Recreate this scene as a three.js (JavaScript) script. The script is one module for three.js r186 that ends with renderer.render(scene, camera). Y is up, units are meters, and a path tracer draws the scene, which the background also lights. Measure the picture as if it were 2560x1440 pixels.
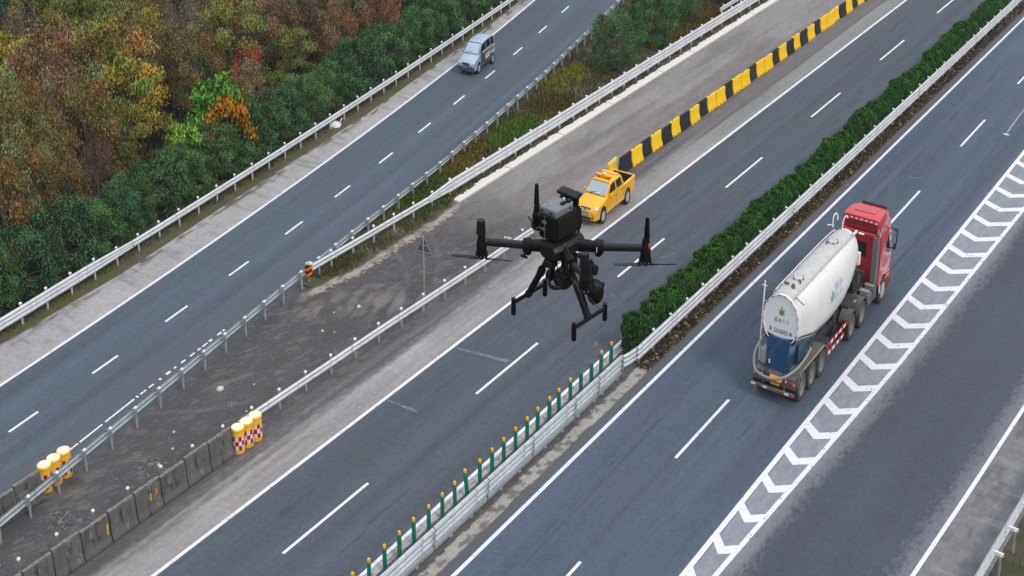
import * as THREE from 'three';
import { mergeGeometries, mergeVertices, toCreasedNormals } from 'three/addons/utils/BufferGeometryUtils.js';
import { RoundedBoxGeometry } from 'three/addons/geometries/RoundedBoxGeometry.js';
import { Brush, Evaluator, SUBTRACTION } from 'three-bvh-csg';

/* ---------- camera, sky, sun, exposure ---------- */
// World: x runs across the motorway, -z runs along it (s = -z), y is up, metres.
const scene = new THREE.Scene();
const camera = new THREE.PerspectiveCamera(23.0318, 16 / 9, 0.5, 3000);
camera.position.set(5.6088, 44.7908, 8.1526);
{
  const p = THREE.MathUtils.degToRad(-17.87), c = Math.cos(p);
  camera.lookAt(5.6088 - 0.566797 * c, 44.7908 + Math.sin(p), 8.1526 - 0.823858 * c);
}
camera.setViewOffset(2560, 1440, 0, 780.75, 2560, 1440);      // shifted lens: the photograph keeps its verticals nearly parallel
const renderer = new THREE.WebGLRenderer({ antialias: true });
renderer.toneMapping = THREE.LinearToneMapping;
renderer.toneMappingExposure = 1.12;
renderer.shadowMap.enabled = true;
{ // overcast sky
  const w = 256, h = 128, d = new Float32Array(w * h * 4);
  for (let j = 0; j < h; j++) for (let i = 0; i < w; i++) {
    const el = ((j + 0.5) / h - 0.5) * Math.PI, k = (j * w + i) * 4;
    let L = el > 0 ? 0.36 + 0.72 * Math.sin(el) : 0.3;
    if (el > 0) L *= 1 + 0.05 * Math.sin(i / w * 6.283 * 3 + 7 * el) * Math.cos(5 * el);
    d[k] = L * 0.955; d[k + 1] = L * 1.0; d[k + 2] = L * 1.075; d[k + 3] = 1;
  }
  const t = new THREE.DataTexture(d, w, h, THREE.RGBAFormat, THREE.FloatType);
  t.mapping = THREE.EquirectangularReflectionMapping; t.magFilter = THREE.LinearFilter; t.minFilter = THREE.LinearFilter; t.needsUpdate = true;
  scene.background = t; scene.environment = t;
}
const sun = new THREE.DirectionalLight(0xfff4e6, 1.4);
sun.position.set(52, 112, -42); sun.target.position.set(-40, 0, -65);
sun.castShadow = true; sun.shadow.radius = 26; sun.shadow.mapSize.set(2048, 2048);
Object.assign(sun.shadow.camera, { left: -90, right: 90, top: 90, bottom: -90, near: 1, far: 400 });
scene.add(sun, sun.target);
scene.fog = new THREE.FogExp2(0xc8d2dc, 0.0002);

/* ---------- helpers ---------- */
const VS = 1.55;                       // how tall the photograph draws heights beside ground lengths
const V2 = THREE.Vector2, V3 = THREE.Vector3;
function rngOf(seed) { let a = seed >>> 0; return () => { a = (a + 0x6d2b79f5) | 0; let t = Math.imul(a ^ (a >>> 15), 1 | a); t = (t + Math.imul(t ^ (t >>> 7), 61 | t)) ^ t; return ((t ^ (t >>> 14)) >>> 0) / 4294967296; }; }
const PERM = (() => { const r = rngOf(77), p = new Float32Array(65536); for (let i = 0; i < 65536; i++) p[i] = r(); return p; })();
function vn(x, y) {
  const xi = Math.floor(x), yi = Math.floor(y), u = x - xi, v = y - yi, a = u * u * (3 - 2 * u), b = v * v * (3 - 2 * v);
  const h = (i, j) => PERM[((i * 73 + j * 9176 + i * j * 7) & 65535 ^ ((j * 311) & 65535)) & 65535];
  const p = h(xi, yi), q = h(xi + 1, yi), r = h(xi, yi + 1), s = h(xi + 1, yi + 1);
  return p + (q - p) * a + (r - p) * b + (p - q - r + s) * a * b;
}
const fbm = (x, y, n = 3) => { let s = 0, a = 0.5, t = 0; for (let i = 0; i < n; i++) { s += a * vn(x + i * 37.1, y + i * 11.7); t += a; a *= 0.5; x *= 2.03; y *= 2.03; } return s / t; };
const sm = (a, b, x) => { const t = Math.min(1, Math.max(0, (x - a) / (b - a))); return t * t * (3 - 2 * t); };
const clamp = (x, a, b) => Math.min(b, Math.max(a, x));
const LUT = new Uint8Array(4097); for (let i = 0; i <= 4096; i++) { const c = i / 4096; LUT[i] = Math.round(255 * (c <= 0.0031308 ? 12.92 * c : 1.055 * Math.pow(c, 1 / 2.4) - 0.055)); }
// a colour map from fn(u in metres, v in metres) -> [r, g, b] linear
function colourMap(W, L, nx, ny, fn) {
  const d = new Uint8Array(nx * ny * 4), c = [0, 0, 0];
  for (let j = 0; j < ny; j++) for (let i = 0; i < nx; i++) {
    fn((i + 0.5) / nx * W, (j + 0.5) / ny * L, c);
    const k = (j * nx + i) * 4;
    for (let m = 0; m < 3; m++) d[k + m] = LUT[clamp(Math.round(c[m] * 4096), 0, 4096)];
    d[k + 3] = 255;
  }
  const t = new THREE.DataTexture(d, nx, ny); t.colorSpace = THREE.SRGBColorSpace; t.magFilter = THREE.LinearFilter; t.minFilter = THREE.LinearMipmapLinearFilter; t.generateMipmaps = true;
  t.wrapS = t.wrapT = THREE.RepeatWrapping; t.needsUpdate = true; return t;
}
const lin = (r, g, b) => new THREE.Color().setRGB(r, g, b);
const mat = (r, g, b, rough = 0.7, o = {}) => new THREE.MeshStandardMaterial({ color: lin(r, g, b), roughness: rough, ...o });
const phys = (r, g, b, rough, o = {}) => new THREE.MeshPhysicalMaterial({ color: lin(r, g, b), roughness: rough, ...o });
const used = {};
function numbered(n) { const k = used[n] = (used[n] ?? -1) + 1; return k ? n + '_' + String(k).padStart(3, '0') : n; }
function tag(o, label, category, group, kind) { if (label) o.userData.label = label; if (category) o.userData.category = category; if (group) o.userData.group = group; if (kind) o.userData.kind = kind; return o; }
function thing(name, label, category, [o, s, y = 0], turn = 0, group) {
  const g = new THREE.Group(); g.name = numbered(name); g.position.set(o, y, -s); g.rotation.y = turn; scene.add(g);
  return tag(g, label, category, group);
}
function dup(root, label, [o, s, y = 0], turn = root.rotation.y, group) {
  const r = root.clone(); r.name = numbered(root.name.replace(/_\d+$/, '')); r.position.set(o, y, -s); r.rotation.y = turn; scene.add(r);
  r.userData = { ...root.userData }; if (label) r.userData.label = label; if (group) r.userData.group = group; return r;
}
function shadows(m) { m.castShadow = true; m.receiveShadow = true; return m; }
// one named mesh from geometries in true heights; vs lifts the heights
function part(name, geos, m, parent, vs = VS) {
  geos = (Array.isArray(geos) ? geos : [geos]).map((g) => g.index ? g.toNonIndexed() : g.clone());
  for (const g of geos) { for (const k of Object.keys(g.attributes)) if (!['position', 'normal', 'uv', 'color'].includes(k)) g.deleteAttribute(k); if (!g.attributes.uv) boxUV(g); }
  const anyCol = geos.some((g) => g.attributes.color); if (anyCol) for (const g of geos) if (!g.attributes.color) g.setAttribute('color', new THREE.BufferAttribute(new Float32Array(g.attributes.position.count * 3).fill(1), 3));
  const g = geos.length > 1 ? mergeGeometries(geos) : geos[0];
  if (vs !== 1) { g.scale(1, vs, 1); }
  const me = shadows(new THREE.Mesh(g, m)); me.name = name; (parent || scene).add(me);
  return me;
}
function boxUV(g) { // metres, by the way a face points
  const p = g.attributes.position, n = g.attributes.normal, uv = new Float32Array(p.count * 2);
  for (let i = 0; i < p.count; i++) {
    const ax = Math.abs(n.getX(i)), ay = Math.abs(n.getY(i)), az = Math.abs(n.getZ(i));
    uv[i * 2] = ax > ay && ax > az ? p.getZ(i) : p.getX(i); uv[i * 2 + 1] = ay > ax && ay > az ? p.getZ(i) : p.getY(i);
  }
  g.setAttribute('uv', new THREE.BufferAttribute(uv, 2)); return g;
}
const box = (w, h, d, x = 0, y = 0, z = 0, rx = 0, ry = 0, rz = 0) => { const g = new THREE.BoxGeometry(w, h, d).toNonIndexed(); g.rotateX(rx); g.rotateY(ry); g.rotateZ(rz); g.translate(x, y, z); return boxUV(g); };
const rbox = (w, h, d, r, x = 0, y = 0, z = 0, rx = 0, ry = 0, rz = 0, seg = 2) => { const g = new RoundedBoxGeometry(w, h, d, seg, Math.min(r, w / 2.01, h / 2.01, d / 2.01)); const q = g.index ? g.toNonIndexed() : g; q.rotateX(rx); q.rotateY(ry); q.rotateZ(rz); q.translate(x, y, z); return boxUV(q); };
const cyl = (r0, r1, h, x = 0, y = 0, z = 0, rx = 0, rz = 0, n = 20, open = false) => { const g = new THREE.CylinderGeometry(r0, r1, h, n, 1, open); g.rotateX(rx); g.rotateZ(rz); g.translate(x, y, z); return boxUV(g.index ? g.toNonIndexed() : g); };
const ball = (r, x, y, z, sx = 1, sy = 1, sz = 1, n = 16) => { const g = new THREE.SphereGeometry(r, n, Math.max(8, n * 0.7 | 0)); g.scale(sx, sy, sz); g.translate(x, y, z); return boxUV(g.index ? g.toNonIndexed() : g); };
const tube = (pts, r, n = 24, rs = 8, closed = false) => boxUV(new THREE.TubeGeometry(new THREE.CatmullRomCurve3(pts.map((p) => new V3(...p)), closed), n, r, rs, closed).toNonIndexed());
function rod(a, b, r0, r1 = r0, n = 10) {
  const A = new V3(...a), B = new V3(...b), d = B.clone().sub(A), g = new THREE.CylinderGeometry(r1, r0, d.length(), n);
  g.applyQuaternion(new THREE.Quaternion().setFromUnitVectors(new V3(0, 1, 0), d.clone().normalize())); g.translate(...A.add(B).multiplyScalar(0.5).toArray()); return boxUV(g.index ? g.toNonIndexed() : g);
}
function lathe(pts, n = 24) { const g = new THREE.LatheGeometry(pts.map((p) => new V2(...p)), n); return boxUV(g.index ? g.toNonIndexed() : g); }
function fromArrays(pos, idx, crease = 0.6, uv) {
  let g = new THREE.BufferGeometry(); g.setAttribute('position', new THREE.Float32BufferAttribute(pos, 3)); if (uv) g.setAttribute('uv', new THREE.Float32BufferAttribute(uv, 2));
  g.setIndex(idx); g = toCreasedNormals(g, crease); if (!uv) boxUV(g); return g;
}
// a closed profile [[d, y] ...] carried along a path [[o, s] ...]; d points to the right of the walk
function sweep(path, prof, [bo, bs] = [0, 0], crease = 0.5, caps = true) {
  const pos = [], idx = [], n = path.length, P = typeof prof === 'function' ? prof : () => prof, m = P(0).length;
  for (let i = 0; i < n; i++) {
    const a = path[Math.max(0, i - 1)], b = path[Math.min(n - 1, i + 1)], l = Math.hypot(b[0] - a[0], b[1] - a[1]), no = (b[1] - a[1]) / l, ns = -(b[0] - a[0]) / l;
    for (const [d, y] of P(i / (n - 1))) pos.push(path[i][0] + no * d - bo, y, -(path[i][1] + ns * d - bs));
  }
  for (let i = 0; i + 1 < n; i++) for (let j = 0; j < m; j++) { const a = i * m + j, b = i * m + (j + 1) % m; idx.push(a, b, a + m, b, b + m, a + m); }
  if (caps) for (const i of [0, n - 1]) {
    const tri = THREE.ShapeUtils.triangulateShape(P(i ? 1 : 0).map((p) => new V2(...p)), []);
    for (const t of tri) i ? idx.push(t[0] + i * m, t[1] + i * m, t[2] + i * m) : idx.push(t[2], t[1], t[0]);
  }
  return fromArrays(pos, idx, crease);
}
const ORD = ['first', 'second', 'third', 'fourth', 'fifth', 'sixth', 'seventh', 'eighth', 'ninth', 'tenth', 'eleventh', 'twelfth', 'thirteenth', 'fourteenth', 'fifteenth', 'sixteenth', 'seventeenth', 'eighteenth', 'nineteenth', 'twentieth'];
const TENS = { 2: 'twenty', 3: 'thirty', 4: 'forty', 5: 'fifty', 6: 'sixty', 7: 'seventy', 8: 'eighty' };
const ord = (i) => i < 20 ? ORD[i] : (i + 1) % 10 ? TENS[(i + 1) / 10 | 0] + '-' + ORD[i % 10] : TENS[(i + 1) / 10].replace('ty', 'tieth');

/* ---------- lines of the road, measured in metres ---------- */
const quad3 = (a, b, c) => (s) => a[1] + (b[1] - a[1]) / (b[0] - a[0]) * (s - a[0]) + ((c[1] - b[1]) / (c[0] - b[0]) - (b[1] - a[1]) / (b[0] - a[0])) / (c[0] - a[0]) * (s - a[0]) * (s - b[0]);
const table = (t) => (s) => { let i = 0; while (i < t.length - 2 && s > t[i + 1][0]) i++; const [a, b] = [t[i], t[i + 1]]; return a[1] + (b[1] - a[1]) * (s - a[0]) / (b[0] - a[0]); };
const rampC = quad3([28.37, -51.03], [64.71, -55.92], [99.47, -62.69]);                 // broken line of the slip road
const rampEdge = (s) => rampC(s) - 3.62 - 0.003 * (s - 30);                              // its left edge line
const g1 = (s) => -4.7338e-4 * s * s - 0.0724496 * s - 55.825;                           // posts of the left guardrail
const g2 = table([[10, -42.1], [22.9, -44.25], [34.4, -46.15], [45.7, -48.0], [54.9, -49.3], [64.5, -50.6], [74, -52.25], [83.6, -54.05], [93.3, -56.15], [101, -57.9], [122, -63.0], [150, -70]]);
const ge = (s) => g2(s) - 0.5 - 0.4 * sm(45, 54, s);                                      // where the paving of the slip road ends
const shoulderL = table([[10, -56.5], [33, -58.3], [42.6, -58.85], [51.7, -60.1], [70.7, -62.4], [85.8, -65.0], [95.4, -66.9], [150, -79]]);

/* ---------- the ground and the roads ---------- */
const S0 = 8, S1 = 150, SL = S1 - S0;
function sheet(name, fL, fR, s0, s1, y, m, { n = 60, nt = 1, u0 = fL, W = 1, bulge, v0 = S0, vL = SL } = {}) {
  const pos = [], uv = [], idx = [];
  for (let i = 0; i <= n; i++) for (let j = 0; j <= nt; j++) {
    const s = s0 + (s1 - s0) * i / n, a = fL(s), b = fR(s), o = a + (b - a) * j / nt;
    pos.push(o, y + (bulge ? bulge(o, s) : 0), -s); uv.push((o - u0(s)) / W, (s - v0) / vL);
  }
  for (let i = 0; i < n; i++) for (let j = 0; j < nt; j++) { const a = i * (nt + 1) + j, b = a + nt + 1; idx.push(a, a + 1, b, a + 1, b + 1, b); }
  const g = new THREE.BufferGeometry(); g.setAttribute('position', new THREE.Float32BufferAttribute(pos, 3)); g.setAttribute('uv', new THREE.Float32BufferAttribute(uv, 2)); g.setIndex(idx); g.computeVertexNormals();
  const me = shadows(new THREE.Mesh(g, m)); me.name = name; scene.add(me); me.userData.kind = 'structure'; return me;
}
const K = (v) => () => v;
const grain = (u, s) => 0.78 + 0.22 * vn(u * 23, s * 17) + 0.22 * vn(u * 8.3, s * 7.1);
const seg = (px, py, ax, ay, bx, by) => { const dx = bx - ax, dy = by - ay, t = clamp(((px - ax) * dx + (py - ay) * dy) / (dx * dx + dy * dy), 0, 1); return [Math.hypot(px - ax - t * dx, py - ay - t * dy), t]; };
// asphalt: bluish grey with long wheel streaks, patches and grain
function asphalt(c, u, s, streak, seed, tr = 1, tg = 1, tb = 1) {
  const lng = fbm(u * 1.7 + seed, s * 0.035 + seed, 3), fine = fbm(u * 7 + seed, s * 0.12, 2), blot = fbm(u * 0.35 + seed * 3, s * 0.13, 3);
  const k = (0.62 + 0.55 * lng * streak + 0.27 * (1 - streak) + 0.18 * fine + 0.16 * blot) * grain(u, s);
  const h = fbm(u * 0.5 + 9, s * 0.22 + seed, 2) - 0.5;
  c[0] = 0.093 * k * (1 + 0.14 * h); c[1] = 0.117 * k * (1 - 0.05 * h); c[2] = 0.154 * k * (1 + 0.04 * h); c[0] *= tr; c[1] *= tg; c[2] *= tb;
}
const mix = (c, r, g, b, t) => { c[0] += (r - c[0]) * t; c[1] += (g - c[1]) * t; c[2] += (b - c[2]) * t; };
const roadMat = (W, nx, fn) => new THREE.MeshStandardMaterial({ map: colourMap(W, SL, nx, 2000, (u, v, c) => fn(u, v + S0, c)), roughness: 0.82 });

// earth under and beyond everything
{
  const t = colourMap(40, 40, 1024, 1024, (u, v, c) => {
    const P = (f, n) => { const a = u / 40, b = v / 40; return (fbm(u * f, v * f, n) * (1 - sm(0.9, 1, a)) + fbm((u - 40) * f, v * f, n) * sm(0.9, 1, a)) * (1 - sm(0.9, 1, b)) + fbm(u * f, (v - 40) * f, n) * sm(0.9, 1, b); };
    const a = P(0.4, 4), b = P(3, 2), g = sm(0.45, 0.7, P(0.9, 3)); c[0] = 0.050 + 0.035 * a + 0.03 * b; c[1] = 0.040 + 0.03 * a + 0.028 * b; c[2] = 0.026 + 0.018 * a + 0.014 * b; mix(c, 0.035, 0.045, 0.018, g * 0.7);
  });
  t.repeat.set(30, 30);
  const g = new THREE.PlaneGeometry(1200, 1200); g.rotateX(-Math.PI / 2);
  const me = shadows(new THREE.Mesh(g, new THREE.MeshStandardMaterial({ map: t, roughness: 0.95 }))); me.name = 'ground'; me.position.set(-40, -0.03, -70); me.userData.kind = 'structure'; scene.add(me);
}
// slip road on the left, its concrete shoulder and the verge under the guardrail
const rampRoad = sheet('slip_road', (s) => rampEdge(s) - 0.1, ge, S0, S1, 0, roadMat(10.5, 250, (u, s, c) => {
  asphalt(c, u, s, 0.75, 3, 0.79, 0.82, 0.82);
  const w = Math.exp(-Math.pow((u - 1.2) / 0.35, 2)) + Math.exp(-Math.pow((u - 2.9) / 0.35, 2)) + Math.exp(-Math.pow((u - 5.2) / 0.4, 2));
  const k = 1 - 0.08 * w * (0.5 + vn(u * 2, s * 0.2)); c[0] *= k; c[1] *= k; c[2] *= k;
  const ro = u + rampEdge(s) - 0.1; mix(c, 0.1, 0.1, 0.118, sm(5.2, 7, u) * 0.4 * (0.4 + fbm(u, s * 0.1, 3)) * sm(58, 46, s)); mix(c, 0.045, 0.042, 0.036, sm(-0.5, 0.1, ro - ge(s) + 0.5 * (fbm(ro * 3, s * 2, 3) - 0.5)) * (0.35 + 0.5 * sm(46, 56, s)));
}), { n: 120, u0: (s) => rampEdge(s) - 0.1, W: 10.5 });
sheet('slip_road_shoulder', shoulderL, (s) => rampEdge(s) - 0.1, S0, S1, 0, roadMat(4, 112, (u, s, c) => {
  const a = fbm(u * 0.7, s * 0.25, 3), b = fbm(u * 2, s * 3.3, 3), slab = fbm(u * 0.35 + 5, s * 1.9, 3), k = (0.8 + 0.25 * a + 0.2 * b) * grain(u, s);
  c[0] = 0.345 * k; c[1] = 0.34 * k; c[2] = 0.352 * k;
  mix(c, 0.085, 0.085, 0.09, sm(0.5, 0.74, slab) * 0.34 * sm(4.1, 1.2, u + a));           // dark water stains running across
  mix(c, 0.07, 0.062, 0.05, sm(0.45, 0.75, fbm(u * 3, s * 0.9 + 40, 3)) * sm(0.9, 0.1, u) * 0.9);
}), { n: 120, W: 4, u0: shoulderL });
sheet('grass_verge', (s) => g1(s) - 2.2, shoulderL, S0, S1, -0.004, roadMat(4, 112, (u, s, c) => {
  const a = fbm(u * 3, s * 3, 3), b = fbm(u * 0.8, s * 0.5, 3); c[0] = 0.06 + 0.05 * a; c[1] = 0.055 + 0.045 * a; c[2] = 0.03 + 0.025 * a; mix(c, 0.075, 0.08, 0.02, sm(0.4, 0.62, b) * 0.8);
  mix(c, 0.14, 0.11, 0.08, sm(0.68, 0.75, vn(u * 11, s * 11)) * 0.6);
}), { n: 120, W: 4, u0: (s) => g1(s) - 2.2 });
// the gore: old dusty paving between the slip road and the motorway
const goreR = -40.55;
const SC = table([[40, -48.9], [47, -47.7], [50.7, -47.0], [59.6, -46.85], [62.2, -47.2], [150, -47.2]]);
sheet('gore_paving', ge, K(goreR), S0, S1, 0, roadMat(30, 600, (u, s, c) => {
  const o = u - 70 + 0, a = fbm(o * 0.35, s * 0.2, 4), b = fbm(o * 2.2 + s * 0.8, s * 0.5 - o * 0.3, 3), f = fbm(o * 6, s * 5, 2), k = (0.72 + 0.32 * a + 0.26 * b + 0.2 * f) * grain(o, s);
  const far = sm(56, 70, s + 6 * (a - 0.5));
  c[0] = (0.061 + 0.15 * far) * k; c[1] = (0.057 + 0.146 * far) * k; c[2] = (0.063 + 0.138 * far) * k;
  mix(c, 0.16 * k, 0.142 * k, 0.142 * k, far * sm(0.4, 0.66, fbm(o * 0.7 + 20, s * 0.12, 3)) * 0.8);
  mix(c, 0.30, 0.27, 0.235, sm(0.58, 0.8, fbm(o * 1.2 - s * 0.5, s * 0.55 + o * 0.3, 4)) * 0.22 * (1 - far));
  const mud = seg(o, s, -46.4, 46.4, -41.8, 50.2); mix(c, 0.24, 0.22, 0.205, sm(2.6, 0.2, mud[0]) * sm(0.42, 0.7, b) * 0.5);
  const strip = SC(s) - o; if (s > 44 && s < 64) mix(c, 0.40, 0.345, 0.28, sm(-0.5, -0.15, strip + 0.9 * (f - 0.5)) * sm(0.42, 0.05, strip + 0.7 * (b - 0.5)) * 0.9 * sm(46.4, 48, s) * sm(63.5, 61, s));
  // tyre sweeps
  for (const [r, x, y] of [[9, -50, 44], [13.5, -53, 43]]) { const d = Math.abs(Math.hypot(o - x, (s - y) * 0.8) - r); mix(c, 0.2, 0.19, 0.185, sm(0.28, 0.02, d) * 0.35 * vn(o, s)); }
  for (const [x, w] of [[-44.9, 0.5], [-43.4, 0.35], [-42.4, 0.3]]) mix(c, 0.065, 0.064, 0.07, sm(w, 0, Math.abs(o - x - 0.02 * (s - 80) + 0.4 * (a - 0.5))) * 0.2 * far * sm(0.3, 0.6, fbm(o, s * 0.15, 2)));
  const gr = sm(0.60, 0.70, fbm(o * 1.3 + 50, s * 0.8, 3)) * (1 - far); mix(c, 0.055, 0.05, 0.042, gr * 0.45);
  mix(c, 0.21, 0.2, 0.195, sm(0.62, 0.8, fbm(o * 5 - s * 2.2, s * 1.4 + o, 3)) * 0.35 * (1 - far)); mix(c, 0.05, 0.047, 0.047, sm(0.6, 0.8, fbm(o * 6 + 9 - s * 2, s * 1.9 + o, 3)) * 0.3 * (1 - far));
  for (const [x, y, rx, ry] of [[-43.2, 25.8, 1.1, 1.0], [-42.3, 30.6, 1.7, 0.9], [-41.3, 29, 0.6, 1]]) { const d = Math.hypot((o - x) / rx, (s - y) / ry); const q = vn(o * 9, s * 9) > 0.55 ? 0.035 : 0.17; mix(c, q, q, q * 1.05, sm(1.1, 0.6, d) * sm(0.5, 0.6, vn(o * 4, s * 4)) * 0.8); }
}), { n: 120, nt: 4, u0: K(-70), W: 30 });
// the near carriageway of the motorway with its hard shoulder
const mainRoad = sheet('motorway', K(-37.0), K(-29.15), S0, S1, 0, roadMat(7.85, 200, (u, s, c) => {
  const o = u - 37; asphalt(c, u, s, 0.85, 11, 0.71, 0.69, 0.68);
  for (const x of [2.0, 5.8]) mix(c, 0.035, 0.038, 0.045, sm(0.35, 0.05, Math.abs(u - x + 0.3 * (fbm(s * 0.2, x, 2) - 0.5))) * sm(0.55, 0.8, vn(u * 5, s * 0.5)) * 0.5);
  for (const x of [1.15, 2.85, 4.95, 6.65]) { const k = 1 - 0.09 * Math.exp(-Math.pow((u - x) / 0.4, 2)) * (0.4 + 1.2 * vn(u, s * 0.07 + x)); c[0] *= k; c[1] *= k; c[2] *= k; }
  for (const [ax, ay, bx, by, w] of [[-36.7, 47.7, -33.6, 48.25, 0.16], [-36.7, 41.6, -34.85, 41.7, 0.10]]) { const [d, t] = seg(o, s, ax, ay, bx, by); mix(c, 0.30, 0.34, 0.41, sm(w * (0.5 + t), 0.0, d + 0.1 * (fbm(o * 5, s * 9, 2) - 0.5)) * 0.55 * (0.4 + 0.6 * sm(0.3, 0.6, vn(o * 6, s * 12)))); }
  for (const [x, y, r] of [[-32.6, 64.2, 0.9], [-30.6, 52.4, 0.35], [-34.2, 39.4, 0.2], [-32.4, 57.5, 0.25]]) { const d = Math.abs(Math.hypot(o - x, s - y) - r); mix(c, 0.24, 0.27, 0.31, sm(0.14, 0, d) * 0.35 * sm(0.45, 0.7, vn(o * 3, s * 3))); }
}), { W: 7.85 });
sheet('hard_shoulder', K(goreR), K(-37.0), S0, S1, 0, roadMat(3.55, 100, (u, s, c) => {
  const o = u + goreR, a = fbm(u * 0.6, s * 0.12, 3), b = fbm(u * 3.2, s * 0.09, 3), f = fbm(u * 6, s * 3, 2), k = (0.74 + 0.2 * a + 0.42 * (b - 0.2) + 0.16 * f) * grain(u, s);
  const pale = sm(0.9, 2.3, u + 1.1 * (b - 0.5) + 0.5 * (f - 0.5)) * (0.6 + 0.5 * fbm(u, s * 0.3, 2));
  c[0] = 0.098 * k; c[1] = 0.094 * k; c[2] = 0.1 * k; mix(c, 0.285 * k, 0.272 * k, 0.281 * k, pale);
  const up = sm(76, 84, s); mix(c, 0.20 * k, 0.207 * k, 0.212 * k, up * sm(-38.6, -38.45, o + 0.1 * (b - 0.5))); mix(c, 0.135 * k, 0.128 * k, 0.14 * k, up * sm(-38.45, -38.6, o + 0.1 * (b - 0.5)));
  mix(c, 0.07, 0.066, 0.07, up * sm(0.13, 0.03, Math.abs(o + 38.5 + 0.25 * (a - 0.5))) * 0.7);
  mix(c, 0.06, 0.055, 0.045, sm(0.5, 0.75, fbm(u * 2, s * 1.7 + 9, 3)) * sm(0.8, 0.2, u) * 0.8);
}), { W: 3.55 });
// strip between the carriageways
sheet('median_kerb', K(-29.15), K(-28.75), S0, S1, 0, roadMat(0.4, 32, (u, s, c) => { const k = (0.75 + 0.3 * fbm(u * 5, s * 0.8, 3)) * grain(u, s); c[0] = 0.42 * k; c[1] = 0.41 * k; c[2] = 0.42 * k; mix(c, 0.1, 0.09, 0.085, sm(0.55, 0.7, fbm(u * 8, s * 2.2, 3)) * 0.6); }), { W: 0.4 });
sheet('median_strip', K(-28.75), K(-26.5), S0, 52.2, 0, roadMat(2.25, 64, (u, s, c) => {
  const o = u - 28.75, a = fbm(u * 1.2, s * 0.6, 4), b = fbm(u * 5, s * 4, 2), k = (0.75 + 0.3 * a + 0.25 * b) * grain(u, s); c[0] = 0.085 * k; c[1] = 0.08 * k; c[2] = 0.078 * k;
  mix(c, 0.345 * k, 0.33 * k, 0.31 * k, sm(-27.25, -27.12, o + 0.25 * (b - 0.5)) * sm(-26.45, -26.62, o + 0.35 * (fbm(u * 2, s * 1.2, 3) - 0.5)));
  mix(c, 0.12, 0.11, 0.105, sm(0.52, 0.66, fbm(u * 3, s * 2.5 + 7, 3)) * 0.8);
}), { W: 2.25, n: 30 });
sheet('planting_bed', K(-28.75), K(-26.5), 52.2, S1, 0.01, new THREE.MeshStandardMaterial({ roughness: 0.95, map: colourMap(2.25, 98, 64, 2000, (u, s, c) => { const a = fbm(u * 4, s * 4, 3), b = vn(u * 12, s * 12); c[0] = 0.035 + 0.05 * a; c[1] = 0.03 + 0.042 * a; c[2] = 0.022 + 0.03 * a; if (b > 0.8) mix(c, 0.2, 0.17, 0.13, 0.7); }) }), { W: 2.25, n: 120, nt: 6, v0: 52.2, vL: S1 - 52.2, bulge: (o, s) => 0.1 * fbm(o * 2, s * 2, 2) * (o > -28.7 && o < -26.55 ? 1 : 0) });
// the far carriageway, the painted island, the joining lane and its shoulder
const rightRoad = sheet('motorway_far', K(-26.5), K(-17.3), S0, S1, 0, roadMat(9.2, 232, (u, s, c) => {
  const o = u - 26.5; asphalt(c, u, s, 0.95, 23, 0.75, 0.81, 0.87);
  for (const x of [-23.85, -19.7]) mix(c, 0.035, 0.038, 0.045, sm(0.35, 0.05, Math.abs(o - x + 0.3 * (fbm(s * 0.2, x, 2) - 0.5))) * sm(0.55, 0.8, vn(u * 5, s * 0.5)) * 0.5);
  for (const x of [-24.8, -22.9, -20.5, -18.8]) { const k = 1 - 0.12 * Math.exp(-Math.pow((o - x) / 0.38, 2)) * (0.3 + 1.3 * vn(u * 1.5, s * 0.06 + x)); c[0] *= k; c[1] *= k; c[2] *= k; }
  mix(c, 0.105, 0.1, 0.105, sm(-26.05, -26.3, o) * 0.85);
  const [d, t] = seg(o, s, -19.45, 70, -18.95, 92); mix(c, 0.045, 0.052, 0.068, sm(0.11, 0.03, d) * 0.8 * (1 - 0.7 * t)); const e = seg(o, s, -18.75, 72, -18.3, 90); mix(c, 0.055, 0.065, 0.08, sm(0.09, 0.02, e[0]) * 0.5);
  const w = seg(o, s, -19.55, 95.6, -19.85, 104); mix(c, 0.5, 0.53, 0.56, sm(0.09, 0.02, w[0]) * (1 - 0.6 * w[1]) * 0.7); mix(c, 0.6, 0.62, 0.64, sm(0.34, 0.2, Math.hypot((o + 19.5) * 1.0, (s - 95.15) * 1.3) + 0.1 * vn(o * 8, s * 8)));
  const sc = seg(o, s, -23.05, 83.6, -22.3, 84.1); mix(c, 0.34, 0.37, 0.42, sm(0.06, 0.01, sc[0]) * 0.6);
}), { W: 9.2 });
const chevL = -17.47, chevR = table([[8, -17.35], [39.57, -16.27], [45.4, -16.02], [52, -15.72], [60.9, -15.36], [83.5, -14.9], [150, -14.4]]);
const island = sheet('painted_island', K(-17.3), (s) => chevR(s) + 0.12, S0, S1, 0, roadMat(4, 112, (u, s, c) => {
  const a = fbm(u * 1.4, s * 0.8, 3), b = fbm(u * 4, s * 1.2, 3), k = (0.72 + 0.3 * a + 0.3 * b) * grain(u, s); c[0] = 0.24 * k; c[1] = 0.258 * k; c[2] = 0.305 * k; mix(c, 0.26, 0.26, 0.265, sm(0.52, 0.75, fbm(u * 2, s * 2, 3)) * 0.4);
}), { W: 4, u0: K(-17.6), nt: 1, n: 90 });
const farEdge = table([[8, -10.3], [44.6, -9.02], [51.5, -8.74], [60.3, -8.47], [150, -6.5]]);
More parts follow.
